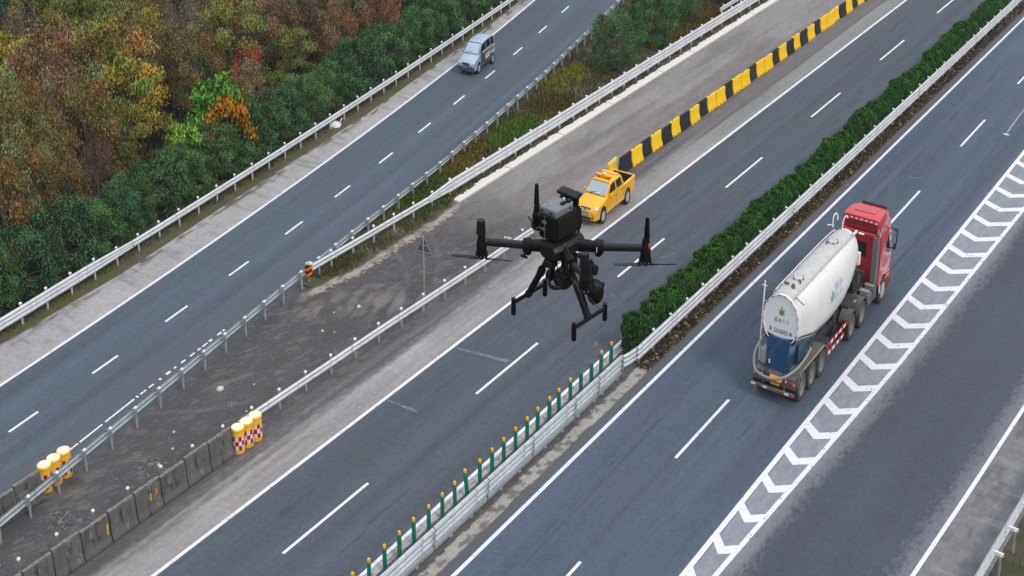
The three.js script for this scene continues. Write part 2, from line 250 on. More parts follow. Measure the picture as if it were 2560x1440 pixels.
const joinLane = sheet('joining_lane', (s) => chevR(s) + 0.12, (s) => farEdge(s) + 0.1, S0, S1, 0, roadMat(9, 232, (u, s, c) => {
  const o = u - 17, a = fbm(u * 0.5, s * 0.2, 3), b = fbm(u * 2.4, s * 0.07 + 3, 3), f = fbm(u * 7, s * 4, 2), k = (0.82 + 0.16 * a + 0.16 * b + 0.1 * f) * grain(u, s) * (0.97 + 0.06 * vn(u * 31, s * 29));
  c[0] = 0.056 * k; c[1] = 0.066 * k; c[2] = 0.09 * k;
  const j = 0.5 * (fbm(u * 1.5, s * 0.4, 3) - 0.5) + 0.9 * (f - 0.5) + 0.5 * (vn(u * 19, s * 15) - 0.5);                       // pale grit thrown clear of the wheels
  mix(c, 0.28, 0.295, 0.33, sm(1.35, 0.15, o - chevR(s) + j) * (0.35 + 0.5 * f)); mix(c, 0.235, 0.24, 0.285, sm(1.2, 0.2, farEdge(s) - o + j) * (0.35 + 0.5 * f));
}), { W: 9, u0: K(-17), n: 90 });
const g6 = table([[8, -6.9], [46.6, -6.15], [51.3, -5.98], [150, -3.9]]);
sheet('joining_lane_shoulder', (s) => farEdge(s) + 0.1, (s) => g6(s) - 0.1, S0, S1, 0, roadMat(4, 112, (u, s, c) => {
  const a = fbm(u * 1.0, s * 1.4, 3), b = fbm(u * 1.5, s * 4, 3), k = (0.72 + 0.3 * a + 0.35 * b) * grain(u, s); c[0] = 0.165 * k; c[1] = 0.167 * k; c[2] = 0.178 * k; mix(c, 0.3, 0.31, 0.31, sm(0.62, 0.78, fbm(u * 0.6 + 4, s * 3, 3)) * 0.4); mix(c, 0.085, 0.085, 0.09, sm(0.55, 0.75, fbm(u * 2, s * 0.9 + 70, 3)) * 0.5);
}), { W: 4, u0: (s) => farEdge(s) + 0.1, n: 90 });

/* painted markings: thin sheets a few millimetres above the asphalt */
const paintTex = colourMap(8, 8, 512, 512, (u, v, c) => { const a = fbm(u * 2.5, v * 2.5, 3), b = vn(u * 14, v * 14), k = 0.86 + 0.12 * a + 0.08 * b; c[0] = 0.80 * k; c[1] = 0.81 * k; c[2] = 0.86 * k; mix(c, 0.2, 0.22, 0.25, sm(0.64, 0.88, 0.55 * a + 0.5 * b) * 0.7); });
const paint = new THREE.MeshStandardMaterial({ map: paintTex, roughness: 0.7 });
function flat(name, polys, parent, y, kindStuff) {           // polygons [[o, s] ...] lying on the road
  const gs = polys.map((p) => { const g = new THREE.ShapeGeometry(new THREE.Shape(p.map(([o, s]) => new V2(o, s)))); g.rotateX(-Math.PI / 2); const q = g.attributes.position, uv = new Float32Array(q.count * 2); for (let i = 0; i < q.count; i++) { uv[2 * i] = q.getX(i) / 8; uv[2 * i + 1] = q.getZ(i) / 8; } g.setAttribute('uv', new THREE.BufferAttribute(uv, 2)); g.translate(0, y, 0); return g; });
  const me = shadows(new THREE.Mesh(gs.length > 1 ? mergeGeometries(gs) : gs[0], paint)); me.name = name; parent.add(me); return me;
}
function line(name, f, w, s0, s1, parent, y = 0.005) { const n = Math.max(1, Math.round((s1 - s0) / 2.5)), a = [], b = []; for (let i = 0; i <= n; i++) { const s = s0 + (s1 - s0) * i / n; a.push([f(s) - w / 2, s]); b.unshift([f(s) + w / 2, s]); } return flat(name, [a.concat(b)], parent, y); }
for (let k = -3; k < 16; k++) { const s = 28.37 + 5.93 * k; if (s > 9) line('lane_dash', rampC, 0.16, s, s + 1.98, rampRoad); }
line('edge_line', rampEdge, 0.2, S0, S1, rampRoad);
{ // worn remains of the right edge line of the slip road
  const r = rngOf(5), f = table([[10, -44.35], [28.9, -47.2], [34.5, -48.0], [39.7, -48.65], [48, -49.75], [60, -51.6]]);
  for (let s = 21; s < 42;) { const l = s < 33 ? 0.8 + r() * 2.2 : 0.12 + r() * 0.4; line('worn_line_piece', (x) => f(x) + 0.02 * (r() - 0.5), 0.1 + 0.09 * r(), s, s + l, rampRoad); s += l + (s < 33 ? 0.06 + 0.2 * r() : 0.12 + 0.35 * r()); }
}
for (let k = -1; k < 8; k++) line('lane_dash', K(-33.13), 0.16, 29.75 + 15 * k, 35.75 + 15 * k, mainRoad);
line('edge_line', K(-36.9), 0.2, S0, S1, mainRoad); line('edge_line', K(-29.27), 0.2, S0, S1, mainRoad);
for (let k = -2; k < 7; k++) line('lane_dash', K(-21.68), 0.16, 45.98 + 15 * k, 51.98 + 15 * k, rightRoad);
line('edge_line', K(-25.88), 0.2, S0, S1, rightRoad);
line('edge_line', K(chevL), 0.26, S0, S1, island); line('edge_line', chevR, 0.24, S0, S1, island);
for (let k = -4; k < 20; k++) { // chevrons between the two lines
  const s = 49.42 + (k < 0 ? 2.62 : 2.55) * k, r = (x) => chevR(x) - 0.09, m = (chevL + chevR(s)) / 2;
  if (r(s) - chevL < 0.5) continue;
  const v = chevL + 0.1 + (r(s) - chevL) * 0.48, w = (r(s) - v) / 0.72;
  flat('chevron', [[[chevL + 0.1, s + 0.04], [v, s - 0.62], [r(s), s - 0.62 + 0.55 * w], [r(s), s + 0.05 + 0.55 * w], [v + 0.02, s + 0.03], [chevL + 0.1, s + 0.66]]], island, 0.007);
}
line('edge_line', farEdge, 0.2, S0, S1, joinLane);

/* ---------- guardrails ---------- */
const steelTex = colourMap(4, 4, 256, 256, (u, v, c) => { const a = fbm(u * 1.5, v * 3, 3), b = vn(u * 20, v * 20), k = 0.8 + 0.25 * a + 0.12 * b; c[0] = 0.76 * k; c[1] = 0.785 * k; c[2] = 0.82 * k; mix(c, 0.36, 0.33, 0.29, sm(0.66, 0.82, fbm(u * 2 + 3, v * 6, 3)) * 0.5); });
steelTex.repeat.set(0.25, 0.25);
const steel = new THREE.MeshStandardMaterial({ map: steelTex, roughness: 0.42, metalness: 0.55 });
const steelDull = new THREE.MeshStandardMaterial({ map: steelTex, color: lin(0.6, 0.67, 0.69), roughness: 0.45, metalness: 0.5 });
const capMat = mat(0.78, 0.8, 0.8, 0.5), rust = mat(0.42, 0.16, 0.05, 0.9);
function beam(y0, y1, humps, depth = 0.085, th = 0.008) {
  const f = [], H = (y1 - y0) / humps;
  f.push([0.0, y0]);
  for (let i = 0; i < humps; i++) { const b = y0 + i * H; f.push([depth * 0.15, b + H * 0.1], [depth, b + H * 0.32], [depth, b + H * 0.66], [depth * 0.15, b + H * 0.9]); }
  f.push([0.0, y1]);
  return f.concat(f.slice().reverse().map(([d, y]) => [d - th, y]));
}
const wBeam = beam(0.43, 0.75, 2), thrie = beam(0.36, 0.87, 3);
const mirrorP = (p) => p.map(([d, y]) => [-d, y]);
const postGeo = (h, r = 0.07) => cyl(r, r, h, 0, h / 2, 0, 0, 0, 12), capGeo = (h, r = 0.078) => lathe([[r, h - 0.02], [r, h + 0.012], [r * 0.75, h + 0.045], [0.001, h + 0.06]], 12);
function post(parent, geos, rel, m = steelDull) { const p = shadows(new THREE.Mesh(geos.post, m)); p.name = 'post'; p.position.set(...rel); parent.add(p); const c = shadows(new THREE.Mesh(geos.cap, capMat)); c.name = 'cap'; p.add(c); return p; }
const geoSet = (h, r) => { const a = postGeo(h, r), b = capGeo(h, r * 1.35); a.scale(1, VS, 1); b.scale(1, VS, 1); return { post: a, cap: b }; };
const P82 = geoSet(0.8, 0.065), P95 = geoSet(0.9, 0.075);
function railRun(rail, curve, off, sections, base, m = steel) { // sections [s0, s1, profile or function]
  sections.forEach(([a, b, prof], i) => { const pts = [], n = 4; for (let k = 0; k <= n; k++) { const s = a + (b - a) * k / n; pts.push([curve(s) + off + (i % 2 ? 0.003 : 0), s]); } part('rail_section', sweep(pts, prof, base, 0.35), m, rail); });
}
const bits = (a, b, l, prof) => { const out = []; for (let s = a; s < b - 0.01; s += l) out.push([s + 0.012, Math.min(b, s + l) - 0.012, prof]); return out; };
const blend = (p, q) => (t) => p.map(([d, y], i) => [d + (q[i][0] - d) * t, y + (q[i][1] - y) * t]);
const w3 = beam(0.43, 0.75, 3, 0.07), thrieT = beam(0.32, 0.93, 3, 0.1);
{ // left of the slip road: rail on the road side of its posts, three waves near the camera, two beyond
  const b = [g1(60), 60], r = thing('guardrail', 'long white steel guardrail between the dark green shrubs and the slip road shoulder', 'guardrail', [b[0], b[1]]);
  railRun(r, g1, 0.1, [...bits(20, 40.4, 4.08, thrie), [40.41, 44.4, blend(thrie, w3)], ...bits(44.41, 140, 4.08, wBeam)], b);
  for (let s = 21.65; s < 138; s += 1.95) { const big = s < 43; post(r, big ? P95 : P82, [g1(s) - 0.05 - b[0], 0, -(s - b[1])], steel); }
}
{ // right of the slip road: seen from behind, posts towards the gore
  const b = [g2(60), 60], r = thing('guardrail', 'grey guardrail right of the slip road with its posts facing the camera', 'guardrail', b);
  railRun(r, g2, -0.2, bits(14, 140, 3.8, mirrorP(wBeam)), b, steelDull);
  const blk = (() => { const g = mergeGeometries([box(0.14, 0.3, 0.14, -0.12, 0.6, 0)]); g.scale(1, VS, 1); return g; })();
  for (let s = 17.2; s < 138; s += 1.893) { const p = post(r, P82, [g2(s) - b[0], 0, -(s - b[1])]); const k = shadows(new THREE.Mesh(blk, steelDull)); k.name = 'spacer'; p.add(k); }
}
const g3 = table([[48.3, -48.55], [52, -48.42], [60, -48.2], [75, -48.15], [100, -48.3], [150, -48.1]]);
{
  const b = [g3(60), 60], r = thing('guardrail', 'bright white guardrail running from the striped marker up between grass and white kerb', 'guardrail', b);
  railRun(r, g3, 0.1, [...bits(48.6, 59.9, 3.78, wBeam), [59.91, 62.6, blend(w3, thrieT)], ...bits(62.61, 140, 4.0, thrieT)], b);
  for (let s = 50.5; s < 138; s += 2.0) post(r, s < 61 ? P82 : P95, [g3(s) - 0.04 - b[0], 0, -(s - b[1])], steel);
}
const g4 = table([[20, -41.35], [33.7, -40.85], [45.8, -40.55], [60.6, -40.0]]);
{
  const b = [g4(46), 46], r = thing('guardrail', 'weathered two wave guardrail leading from the right hand barrels up to behind the drone', 'guardrail', b);
  railRun(r, g4, 0.1, bits(34.6, 60.4, 4.3, wBeam), b);
  for (let s = 35.75; s < 60; s += 1.98) post(r, P82, [g4(s) - 0.09 - b[0], 0, -(s - b[1])]);
  for (let i = 0; i < 7; i++) { // left over posts behind the concrete blocks
    const s = 33.78 - 1.99 * i, t = thing('steel_post', `bare white capped post behind the concrete blocks, ${ord(i)} from the right hand barrels`, 'post', [g4(s) - 0.12, s], 0, 'bare posts behind the concrete blocks');
    const p = shadows(new THREE.Mesh(P82.post, steelDull)); p.name = 'shaft'; t.add(p); const c = shadows(new THREE.Mesh(P82.cap, capMat)); c.name = 'cap'; t.add(c);
  }
}
const g5 = (s) => -27.25;
{ // median, beyond the gap
  const b = [-27.25, 75], r = thing('guardrail', 'white three wave guardrail in front of the clipped median hedge', 'guardrail', b);
  railRun(r, g5, 0.09, bits(51.6, 140, 4.0, beam(0.34, 0.93, 3, 0.11)), b);
  for (let s = 53.75; s < 138; s += 2.0) post(r, P95, [-0.06, 0, -(s - b[1])], steel);
  for (const s of [72.4, 97]) { const g = sweep([[-27.25 + 0.094, s], [-27.25 + 0.094, s + 0.2]], beam(0.345, 0.925, 3, 0.113), b, 0.35); part('rust_patch', g, rust, r); }
}
const barrierProf = [[-0.1, 0.3], [0.01, 0.3], [0.0, 0.335], [0.09, 0.36], [0.12, 0.385], [0.11, 0.43], [0.01, 0.49], [-0.03, 0.52], [0.1, 0.545], [0.13, 0.575], [0.12, 0.62], [0.02, 0.68], [-0.02, 0.705], [0.12, 0.73], [0.15, 0.76], [0.14, 0.83], [0.08, 0.88], [-0.02, 0.88], [-0.04, 0.8]];
const footProf = [[-0.26, 0.03], [-0.02, 0.03], [0.03, 0.06], [0.045, 0.14], [0.02, 0.22], [-0.05, 0.255], [-0.16, 0.255], [-0.26, 0.2]];
const steelWhite = new THREE.MeshStandardMaterial({ map: steelTex, color: lin(0.86, 0.89, 0.91), roughness: 0.4, metalness: 0.6 });
const cuts = [8, 12.4, 17, 21.3, 25.4, 29.6, 33.7, 37.9, 41.8, 45.75, 48.1, 50.6];
for (let i = 0; i + 1 < cuts.length; i++) { // movable steel barrier closing the gap in the median
  const a = cuts[i] + 0.03, c = cuts[i + 1] - 0.03, b = [-27.52, (a + c) / 2], n = cuts.length - 2 - i;
  const t = thing('steel_barrier', `white ribbed steel barrier segment beside the green posts, ${ord(n)} from the hedge end`, 'barrier', b, 0, 'movable steel barrier segments in the median gap');
  part('ribbed_face', sweep([[b[0], a], [b[0], c]], barrierProf, b, 0.35), steelWhite, t); part('base_tube', sweep([[b[0], a + 0.02], [b[0], c - 0.02]], footProf, b, 0.5), steelDull, t); part('bracket', [-0.7, 0, 0.7].map((q) => rbox(0.1, 0.2, 0.12, 0.01, -0.05, 0.28, q * (c - a) / 2)), steelDull, t);
  part('end_plate', [box(0.02, 0.5, 0.08, 0.16, 0.6, -(c - b[1]) + 0.06)], steelDull, t);
  part('foot', [rbox(0.4, 0.04, 0.2, 0.01, -0.14, 0.022, 0.8), rbox(0.4, 0.04, 0.2, 0.01, -0.14, 0.022, -0.8)], steelDull, t);
}
{ // transition panel between the barrier and the rail
  const t = thing('transition_panel', 'short bent three wave steel panel joining the median barrier to the hedge guardrail', 'guardrail', [-27.3, 51.1]);
  part('panel', sweep([[-27.42, 50.55], [-27.3, 51.0], [-27.22, 51.75]], beam(0.37, 0.9, 3, 0.1), [-27.3, 51.1], 0.35), steelWhite, t);
}
{ // bottom right corner, seen from behind with its spacer blocks on top
  const b = [g6(46), 46], r = thing('guardrail', 'light blue grey guardrail with white spacer blocks in the bottom right corner', 'guardrail', b);
  railRun(r, g6, -0.1, bits(34, 74, 4, mirrorP(beam(0.38, 0.86, 3, 0.1))), b);
  const P = geoSet(0.8, 0.06), sp = box(0.42, 0.1, 0.1, 0.1, 0.83, 0); sp.scale(1, VS, 1);
  for (let s = 36.6; s < 72; s += 2) { const p = post(r, P, [g6(s) + 0.32 - b[0], 0, -(s - b[1])]); const k = shadows(new THREE.Mesh(sp, capMat)); k.name = 'spacer_block'; p.add(k); k.position.x = -0.2; }
}
{ // far side: bits of a second rail on the slope behind the white one
  const t = thing('guardrail', 'short dirty white rail on the brown slope behind the bright white guardrail', 'guardrail', [-49.4, 112]);
  part('rail_section', sweep([[-49.3, 106], [-49.5, 118]], beam(0.5, 0.8, 2), [-49.4, 112], 0.35), steel, t);
  for (const s of [107, 110, 113, 116]) post(t, P82, [0, 0, -(s - 112)]);
}
// white concrete kerb along the bright guardrail, its back edge broken
{
  const r = rngOf(9), tex = colourMap(6, 6, 256, 256, (u, v, c) => { const k = 0.78 + 0.2 * fbm(u * 2, v * 2, 3) + 0.1 * vn(u * 19, v * 19); c[0] = 0.8 * k; c[1] = 0.78 * k; c[2] = 0.76 * k; });
  const m = new THREE.MeshStandardMaterial({ map: tex, roughness: 0.85 }), kb = tag(new THREE.Group(), null, null, null, 'structure'); kb.name = 'kerb'; kb.position.set(-47.5, 0, -70); scene.add(kb);
  for (let s = 62.2; s < 140;) {
    const l = 1.2 + r() * 0.8, pts = [], fr = (x) => -47.22 + 0.0008 * (x - 70); pts.push([fr(s), s]); pts.push([fr(s + l), s + l]);
    for (let k = 5; k >= 0; k--) pts.push([fr(s + l * k / 5) - (s < 64 ? 0.36 : 0.52) - 0.22 * r(), s + l * k / 5]);
    const sh = new THREE.Shape(pts.map(([o, z]) => new V2(o + 47.5, z - 70))), g = new THREE.ExtrudeGeometry(sh, { depth: 0.13, bevelEnabled: true, bevelSize: 0.012, bevelThickness: 0.012, bevelSegments: 1 }); g.rotateX(-Math.PI / 2);
    part('kerb_stone', boxUV(g.index ? g.toNonIndexed() : g), m, kb, 1); s += l + 0.035 + (r() < 0.15 ? 0.1 : 0);
  }
}
/* ---------- concrete blocks, barrels, water barriers, posts ---------- */
const concTex = (seed) => colourMap(2, 2, 256, 256, (u, v, c) => {
  const a = fbm(u * 2 + seed, v * 2, 4), b = fbm(u * 2.6 + seed, v * 1.5, 4), f = vn(u * 60, v * 60 + seed), k = 0.7 + 0.4 * a + 0.12 * f; c[0] = 0.118 * k; c[1] = 0.119 * k; c[2] = 0.114 * k;
  mix(c, 0.035, 0.034, 0.031, sm(0.5, 0.72, b) * 0.8); mix(c, 0.26, 0.25, 0.225, sm(0.66, 0.8, fbm(u * 5 + 20 + seed, v * 3, 3)) * 0.6);
});
const concM = [0, 1, 2].map((i) => { const t = concTex(i * 17 + 3); t.repeat.set(0.5, 0.5); return new THREE.MeshStandardMaterial({ map: t, roughness: 0.92 }); });
const concTop = mat(0.2, 0.195, 0.18, 0.92), yellowP = mat(0.62, 0.42, 0.03, 0.6), orangeP = mat(0.7, 0.2, 0.04, 0.6);
const blockProf = [[-0.16, 0.02], [0.24, 0.02], [0.26, 0.05], [0.26, 0.12], [0.17, 0.3], [0.1, 1.0], [0.085, 1.02], [-0.085, 1.02], [-0.1, 1.0], [-0.16, 0.3]];
function block(label, o, a, c, i, side, marks) {
  const b = [o, (a + c) / 2], t = thing('concrete_block', label, 'concrete barrier', b, 0, side > 0 ? 'concrete blocks along the motorway shoulder' : 'concrete blocks along the slip road'), h = 1 + 0.035 * Math.sin(i * 2.3);
  const pr = blockProf.map(([d, y]) => [d * side, y * h]); if (side < 0) pr.reverse();
  part('body', sweep([[o + 0.02 * Math.sin(i * 5), a], [o - 0.02 * Math.sin(i * 3), c]], pr, b, 0.3), concM[i % 3], t);
  const n = 5, cp = []; for (let k = 0; k < n; k++) cp.push(rbox(0.15 + 0.03 * Math.sin(k * 4 + i), 0.03, (c - a) / n - 0.004 - 0.02 * Math.abs(Math.sin(k * 7 + i)), 0.01, 0.01 * Math.sin(k * 3 + i), 1.02 * h + 0.012, (c - a) * ((k + 0.5) / n - 0.5)));
  part('worn_top', cp, concTop, t);
  for (const [z, y, w, hh, m] of marks || []) part('paint_mark', rbox(0.02, hh, w, 0.004, 0.155 * side, y, z), m, t);
}
const cutR = [33.62, 32.02, 30.49, 28.92, 27.34, 25.81, 24.23, 22.7, 21.15, 19.6, 18.05];
for (let i = 0; i + 1 < cutR.length; i++) block(`stained concrete block along the motorway shoulder, ${ord(i)} from the right hand barrels`, -40.24, cutR[i + 1] + 0.035, cutR[i] - 0.035, i, 1, { 2: [], 3: [[-0.1, 0.62, 0.08, 0.25, yellowP], [-0.45, 0.7, 0.1, 0.2, orangeP]], 5: [[-0.62, 0.55, 0.1, 0.36, yellowP]], 1: [[-0.3, 0.75, 0.07, 0.08, concTop]] }[i]);
const cutL = [26.0, 24.5, 22.95, 21.4, 19.85];
for (let i = 0; i + 1 < cutL.length; i++) block(`grey concrete block at the slip road edge, ${ord(i)} from the left barrels`, -45.32 + 0.06 * i, cutL[i + 1] + 0.02, cutL[i] - 0.02, i + 4, 1, i === 0 ? [[0.3, 0.5, 0.5, 0.4, concTop]] : null);
{ // crash barrels with a red and white checked band
  const chk = (() => { const n = 256, d = new Uint8Array(n * 128 * 4); const r = rngOf(3); for (let j = 0; j < 128; j++) for (let i = 0; i < n; i++) { const a = (Math.floor(i / n * 12) + Math.floor(j / 128 * 3)) & 1, k = (j * n + i) * 4, w = 0.9 + 0.1 * r(); const q = a ? [188, 14, 26] : [236, 232, 226]; for (let m = 0; m < 3; m++) d[k + m] = q[m] * w; d[k + 3] = 255; } const t = new THREE.DataTexture(d, n, 128); t.colorSpace = THREE.SRGBColorSpace; t.magFilter = THREE.LinearFilter; t.needsUpdate = true; return t; })();
  const yel = mat(0.9, 0.5, 0.01, 0.5), lidM = mat(0.84, 0.79, 0.58, 0.55), bandM = new THREE.MeshStandardMaterial({ map: chk, roughness: 0.4 });
  const mk = (label, at, turn, group) => {
    const t = thing('crash_barrel', label, 'barrel', at, turn, group);
    part('body', lathe([[0.3, 0], [0.315, 0.03], [0.315, 0.2], [0.33, 0.215], [0.33, 0.24], [0.315, 0.255], [0.315, 0.66], [0.335, 0.68], [0.335, 0.7], [0.32, 0.715], [0.32, 0.86], [0.34, 0.87], [0.34, 0.9], [0.29, 0.915]], 28), yel, t);
    part('lid', lathe([[0.3, 0.905], [0.325, 0.925], [0.31, 0.945], [0.26, 0.95], [0.24, 0.935], [0.001, 0.94]], 28), lidM, t);
    const g = new THREE.CylinderGeometry(0.333, 0.333, 0.5, 28, 1, true); g.translate(0, 0.41, 0); part('checked_band', g, bandM, t);
  };
  [['nearest the concrete blocks', 33.98, 0.3], ['the middle one of three', 34.6, 0.75], ['nearest the guardrail', 35.22, 1.5]].forEach(([w, s, a]) => mk(`red and white checked yellow barrel at the motorway shoulder, ${w}`, [-40.12, s], a, 'crash barrels at the motorway shoulder'));
  [['nearest the left blocks', 26.55, 0.2], ['the middle of three', 27.15, 0.6], ['farthest from the blocks', 27.8, 1.1]].forEach(([w, s, a]) => mk(`red and white checked yellow barrel behind the slip road rail, ${w}`, [-45.62 - (s - 26) * 0.1, s], a, 'crash barrels behind the slip road guardrail'));
}
{ // yellow and black plastic barriers in one line
  const yel = mat(1.0, 0.64, 0.001, 0.6, {}), blk = mat(0.014, 0.017, 0.023, 0.6), prof = [[-0.24, 0.0], [0.24, 0.0], [0.245, 0.06], [0.22, 0.14], [0.13, 0.3], [0.09, 0.45], [0.075, 0.78], [0.06, 0.81], [-0.06, 0.81], [-0.075, 0.78], [-0.09, 0.45], [-0.13, 0.3], [-0.22, 0.14], [-0.245, 0.06]];
  const plugG = cyl(0.04, 0.04, 0.03, 0, 0.822, 0.3, 0, 0, 10);
  const seq = 'BYBYBYBYBYYBYYBYYBYBYBYBYYYBYBYBYBYBY', d = 1.5025; let y = 0, b = 0;
  for (let i = 0; i < seq.length; i++) {
    const s = 72.42 + d * (i + 0.5), o = -40.42 + 0.07 * Math.sin(i * 2.1) + 0.003 * i, isY = seq[i] === 'Y', n = isY ? y++ : b++;
    if (s > 124) break;
    const t = thing(isY ? 'yellow_barrier' : 'black_barrier', `${isY ? 'yellow' : 'black'} plastic barrier, ${ord(n)} of its colour up the line from the pickup`, 'barrier', [o, s], 0.012 * Math.sin(i * 3.7), isY ? 'yellow barriers of the striped line' : 'black barriers of the striped line');
    part('body', sweep([[0, -d / 2 + 0.015], [0, -d / 2 + 0.05], [0, d / 2 - 0.05], [0, d / 2 - 0.015]], (q) => prof.map(([x, h]) => [x * (q < 0.01 || q > 0.99 ? 0.93 : 1), h]), [0, 0], 0.5), isY ? yel : blk, t);
    part('filler_plug', plugG, blk, t);
    part('fork_slot', [rbox(0.02, 0.07, 0.16, 0.008, 0.234, 0.045, 0.3), rbox(0.02, 0.07, 0.16, 0.008, 0.234, 0.045, -0.3)], blk, t);
  }
  const t = thing('yellow_barrier', 'yellow plastic barrier with a pale patch turned aside behind the orange pickup', 'barrier', [-40.66, 71.72], 0.13, 'yellow barriers of the striped line');
  part('body', sweep([[0, -0.7], [0, 0.7]], prof, [0, 0], 0.5), yel, t); part('pale_patch', rbox(0.02, 0.3, 0.36, 0.004, 0.1, 0.58, -0.3), mat(0.6, 0.62, 0.62, 0.5), t);
}
{ // green glare posts with yellow reflectors
  const green = mat(0.012, 0.2, 0.14, 0.5), yel = phys(0.85, 0.43, 0.012, 0.35), base = mat(0.1, 0.11, 0.12, 0.7), r = rngOf(12);
  const S = [51.24, 50.15, 49.16, 48.06, 47.01, 45.88, 44.95, 43.85, 42.87, 41.83, 40.8, 39.79, 38.76, 37.74, 36.73, 35.75, 34.7, 33.6, 32.54, 31.5, 30.42, 29.35, 28.3, 27.2];
  S.forEach((s, i) => {
    const bare = i === 2 || i === 3, t = thing('glare_post', `${bare ? 'dark green post without a yellow top' : i === 13 ? 'leaning dark green post with an orange top' : 'dark green post with a yellow reflector top'} in the median gap, ${ord(i)} from the hedge`, 'post', [-28.57, s], (r() - 0.5) * 0.3, 'green glare posts in the median gap');
    part('shaft', [rbox(0.225, 0.78, 0.08, 0.03, 0, 0.43, 0), rbox(0.09, 0.76, 0.14, 0.025, 0, 0.42, 0)], green, t); part('foot', [cyl(0.12, 0.13, 0.05, 0, 0.025, 0, 0, 0, 14), rbox(0.2, 0.02, 0.16, 0.005, 0, 0.012, 0)], base, t);
    if (!bare) part('reflector', lathe([[0.001, 0.965], [0.05, 0.955], [0.078, 0.93], [0.08, 0.85], [0.065, 0.815], [0.03, 0.805]], 14), yel, t);
    t.rotation.z = i === 13 ? 0.1 : (r() - 0.5) * 0.03; t.rotation.x = (r() - 0.5) * 0.03;
  });
  // the low chain of cable and rubbish lying between posts and barrier
  const cab = thing('cable', 'dark cable lying in loops at the feet of the green posts', 'cable', [-28.2, 40]); const pts = [];
  for (let s = 27; s < 51.3; s += 0.35) pts.push([0.12 * Math.sin(s * 3.1) + 0.06 * Math.sin(s * 7.7), 0.03 + 0.02 * Math.abs(Math.sin(s * 5)), -(s - 40)]);
  part('strand', tube(pts, 0.022, 200, 5), mat(0.03, 0.032, 0.036, 0.7), cab, 1);
  part('loose_end', tube(pts.map(([x, y, z], i) => [x - 0.12 + 0.09 * Math.sin(i * 1.9), y, z + 0.1]), 0.016, 200, 5), mat(0.2, 0.22, 0.22, 0.6), cab, 1);
}
{ // warning sign seen from behind
  const t = thing('road_sign', 'grey back of a triangular warning sign on a tall steel pole in the gore', 'sign', [-41.62, 51.13], 0.12);
  part('pole', cyl(0.045, 0.045, 2.62, 0, 1.31, 0, 0, 0, 12), steelDull, t);
  const tri = new THREE.Shape(); const R = 0.02; tri.moveTo(-0.62, 1.78); tri.lineTo(0.62, 1.78); tri.lineTo(0.03, 2.6); tri.lineTo(-0.03, 2.6); tri.closePath();
  const ex = (sh, d, z) => { const g = new THREE.ExtrudeGeometry(sh, { depth: d, bevelEnabled: false }); g.translate(0, 0, z); return boxUV(g.index ? g.toNonIndexed() : g); };
  part('panel', ex(tri, 0.012, -0.08), mat(0.13, 0.135, 0.145, 0.6, { metalness: 0.3 }), t);
  const inn = new THREE.Shape(); inn.moveTo(-0.62, 1.78); inn.lineTo(0.62, 1.78); inn.lineTo(0.03, 2.6); inn.lineTo(-0.03, 2.6); const hole = new THREE.Path(); hole.moveTo(-0.55, 1.81); hole.lineTo(0, 2.54); hole.lineTo(0.55, 1.81); inn.holes.push(hole);
  part('rim', ex(inn, 0.03, -0.066), mat(0.24, 0.255, 0.265, 0.55), t); part('brace', [rbox(0.9, 0.04, 0.03, 0.008, 0, 1.9, -0.05), rbox(0.4, 0.04, 0.03, 0.008, 0, 2.22, -0.05)], steelDull, t);
}
{ // striped marker at the nose of the two rails
  const cv = document.createElement('canvas'); cv.width = 64; cv.height = 128; const x = cv.getContext('2d'); x.fillStyle = '#15120f'; x.fillRect(0, 0, 64, 128); x.fillStyle = '#e8741c';
  for (let k = -1; k < 3; k++) { x.beginPath(); x.moveTo(0, k * 64 + 50); x.lineTo(64, k * 64); x.lineTo(64, k * 64 + 34); x.lineTo(0, k * 64 + 84); x.fill(); }
  const tx = new THREE.CanvasTexture(cv); tx.colorSpace = THREE.SRGBColorSpace;
  const t = thing('hazard_marker', 'black and orange striped marker board where two guardrails meet', 'marker', [-48.45, 48.35], 0.45);
  const g = new THREE.CylinderGeometry(0.26, 0.26, 0.52, 20, 1, true, -1.1, 2.2); g.translate(0, 0.56, -0.1); part('board', g, new THREE.MeshStandardMaterial({ map: tx, roughness: 0.5, side: THREE.DoubleSide }), t);
  part('bull_nose', [new THREE.CylinderGeometry(0.22, 0.22, 0.3, 20, 1, false).translate(0, 0.68, -0.14)].map((q) => boxUV(q.index ? q.toNonIndexed() : q)), steel, t); part('post', postGeo(0.88, 0.06), steelDull, t); part('cap', capGeo(0.88, 0.09), mat(0.35, 0.62, 0.5, 0.5), t);
}
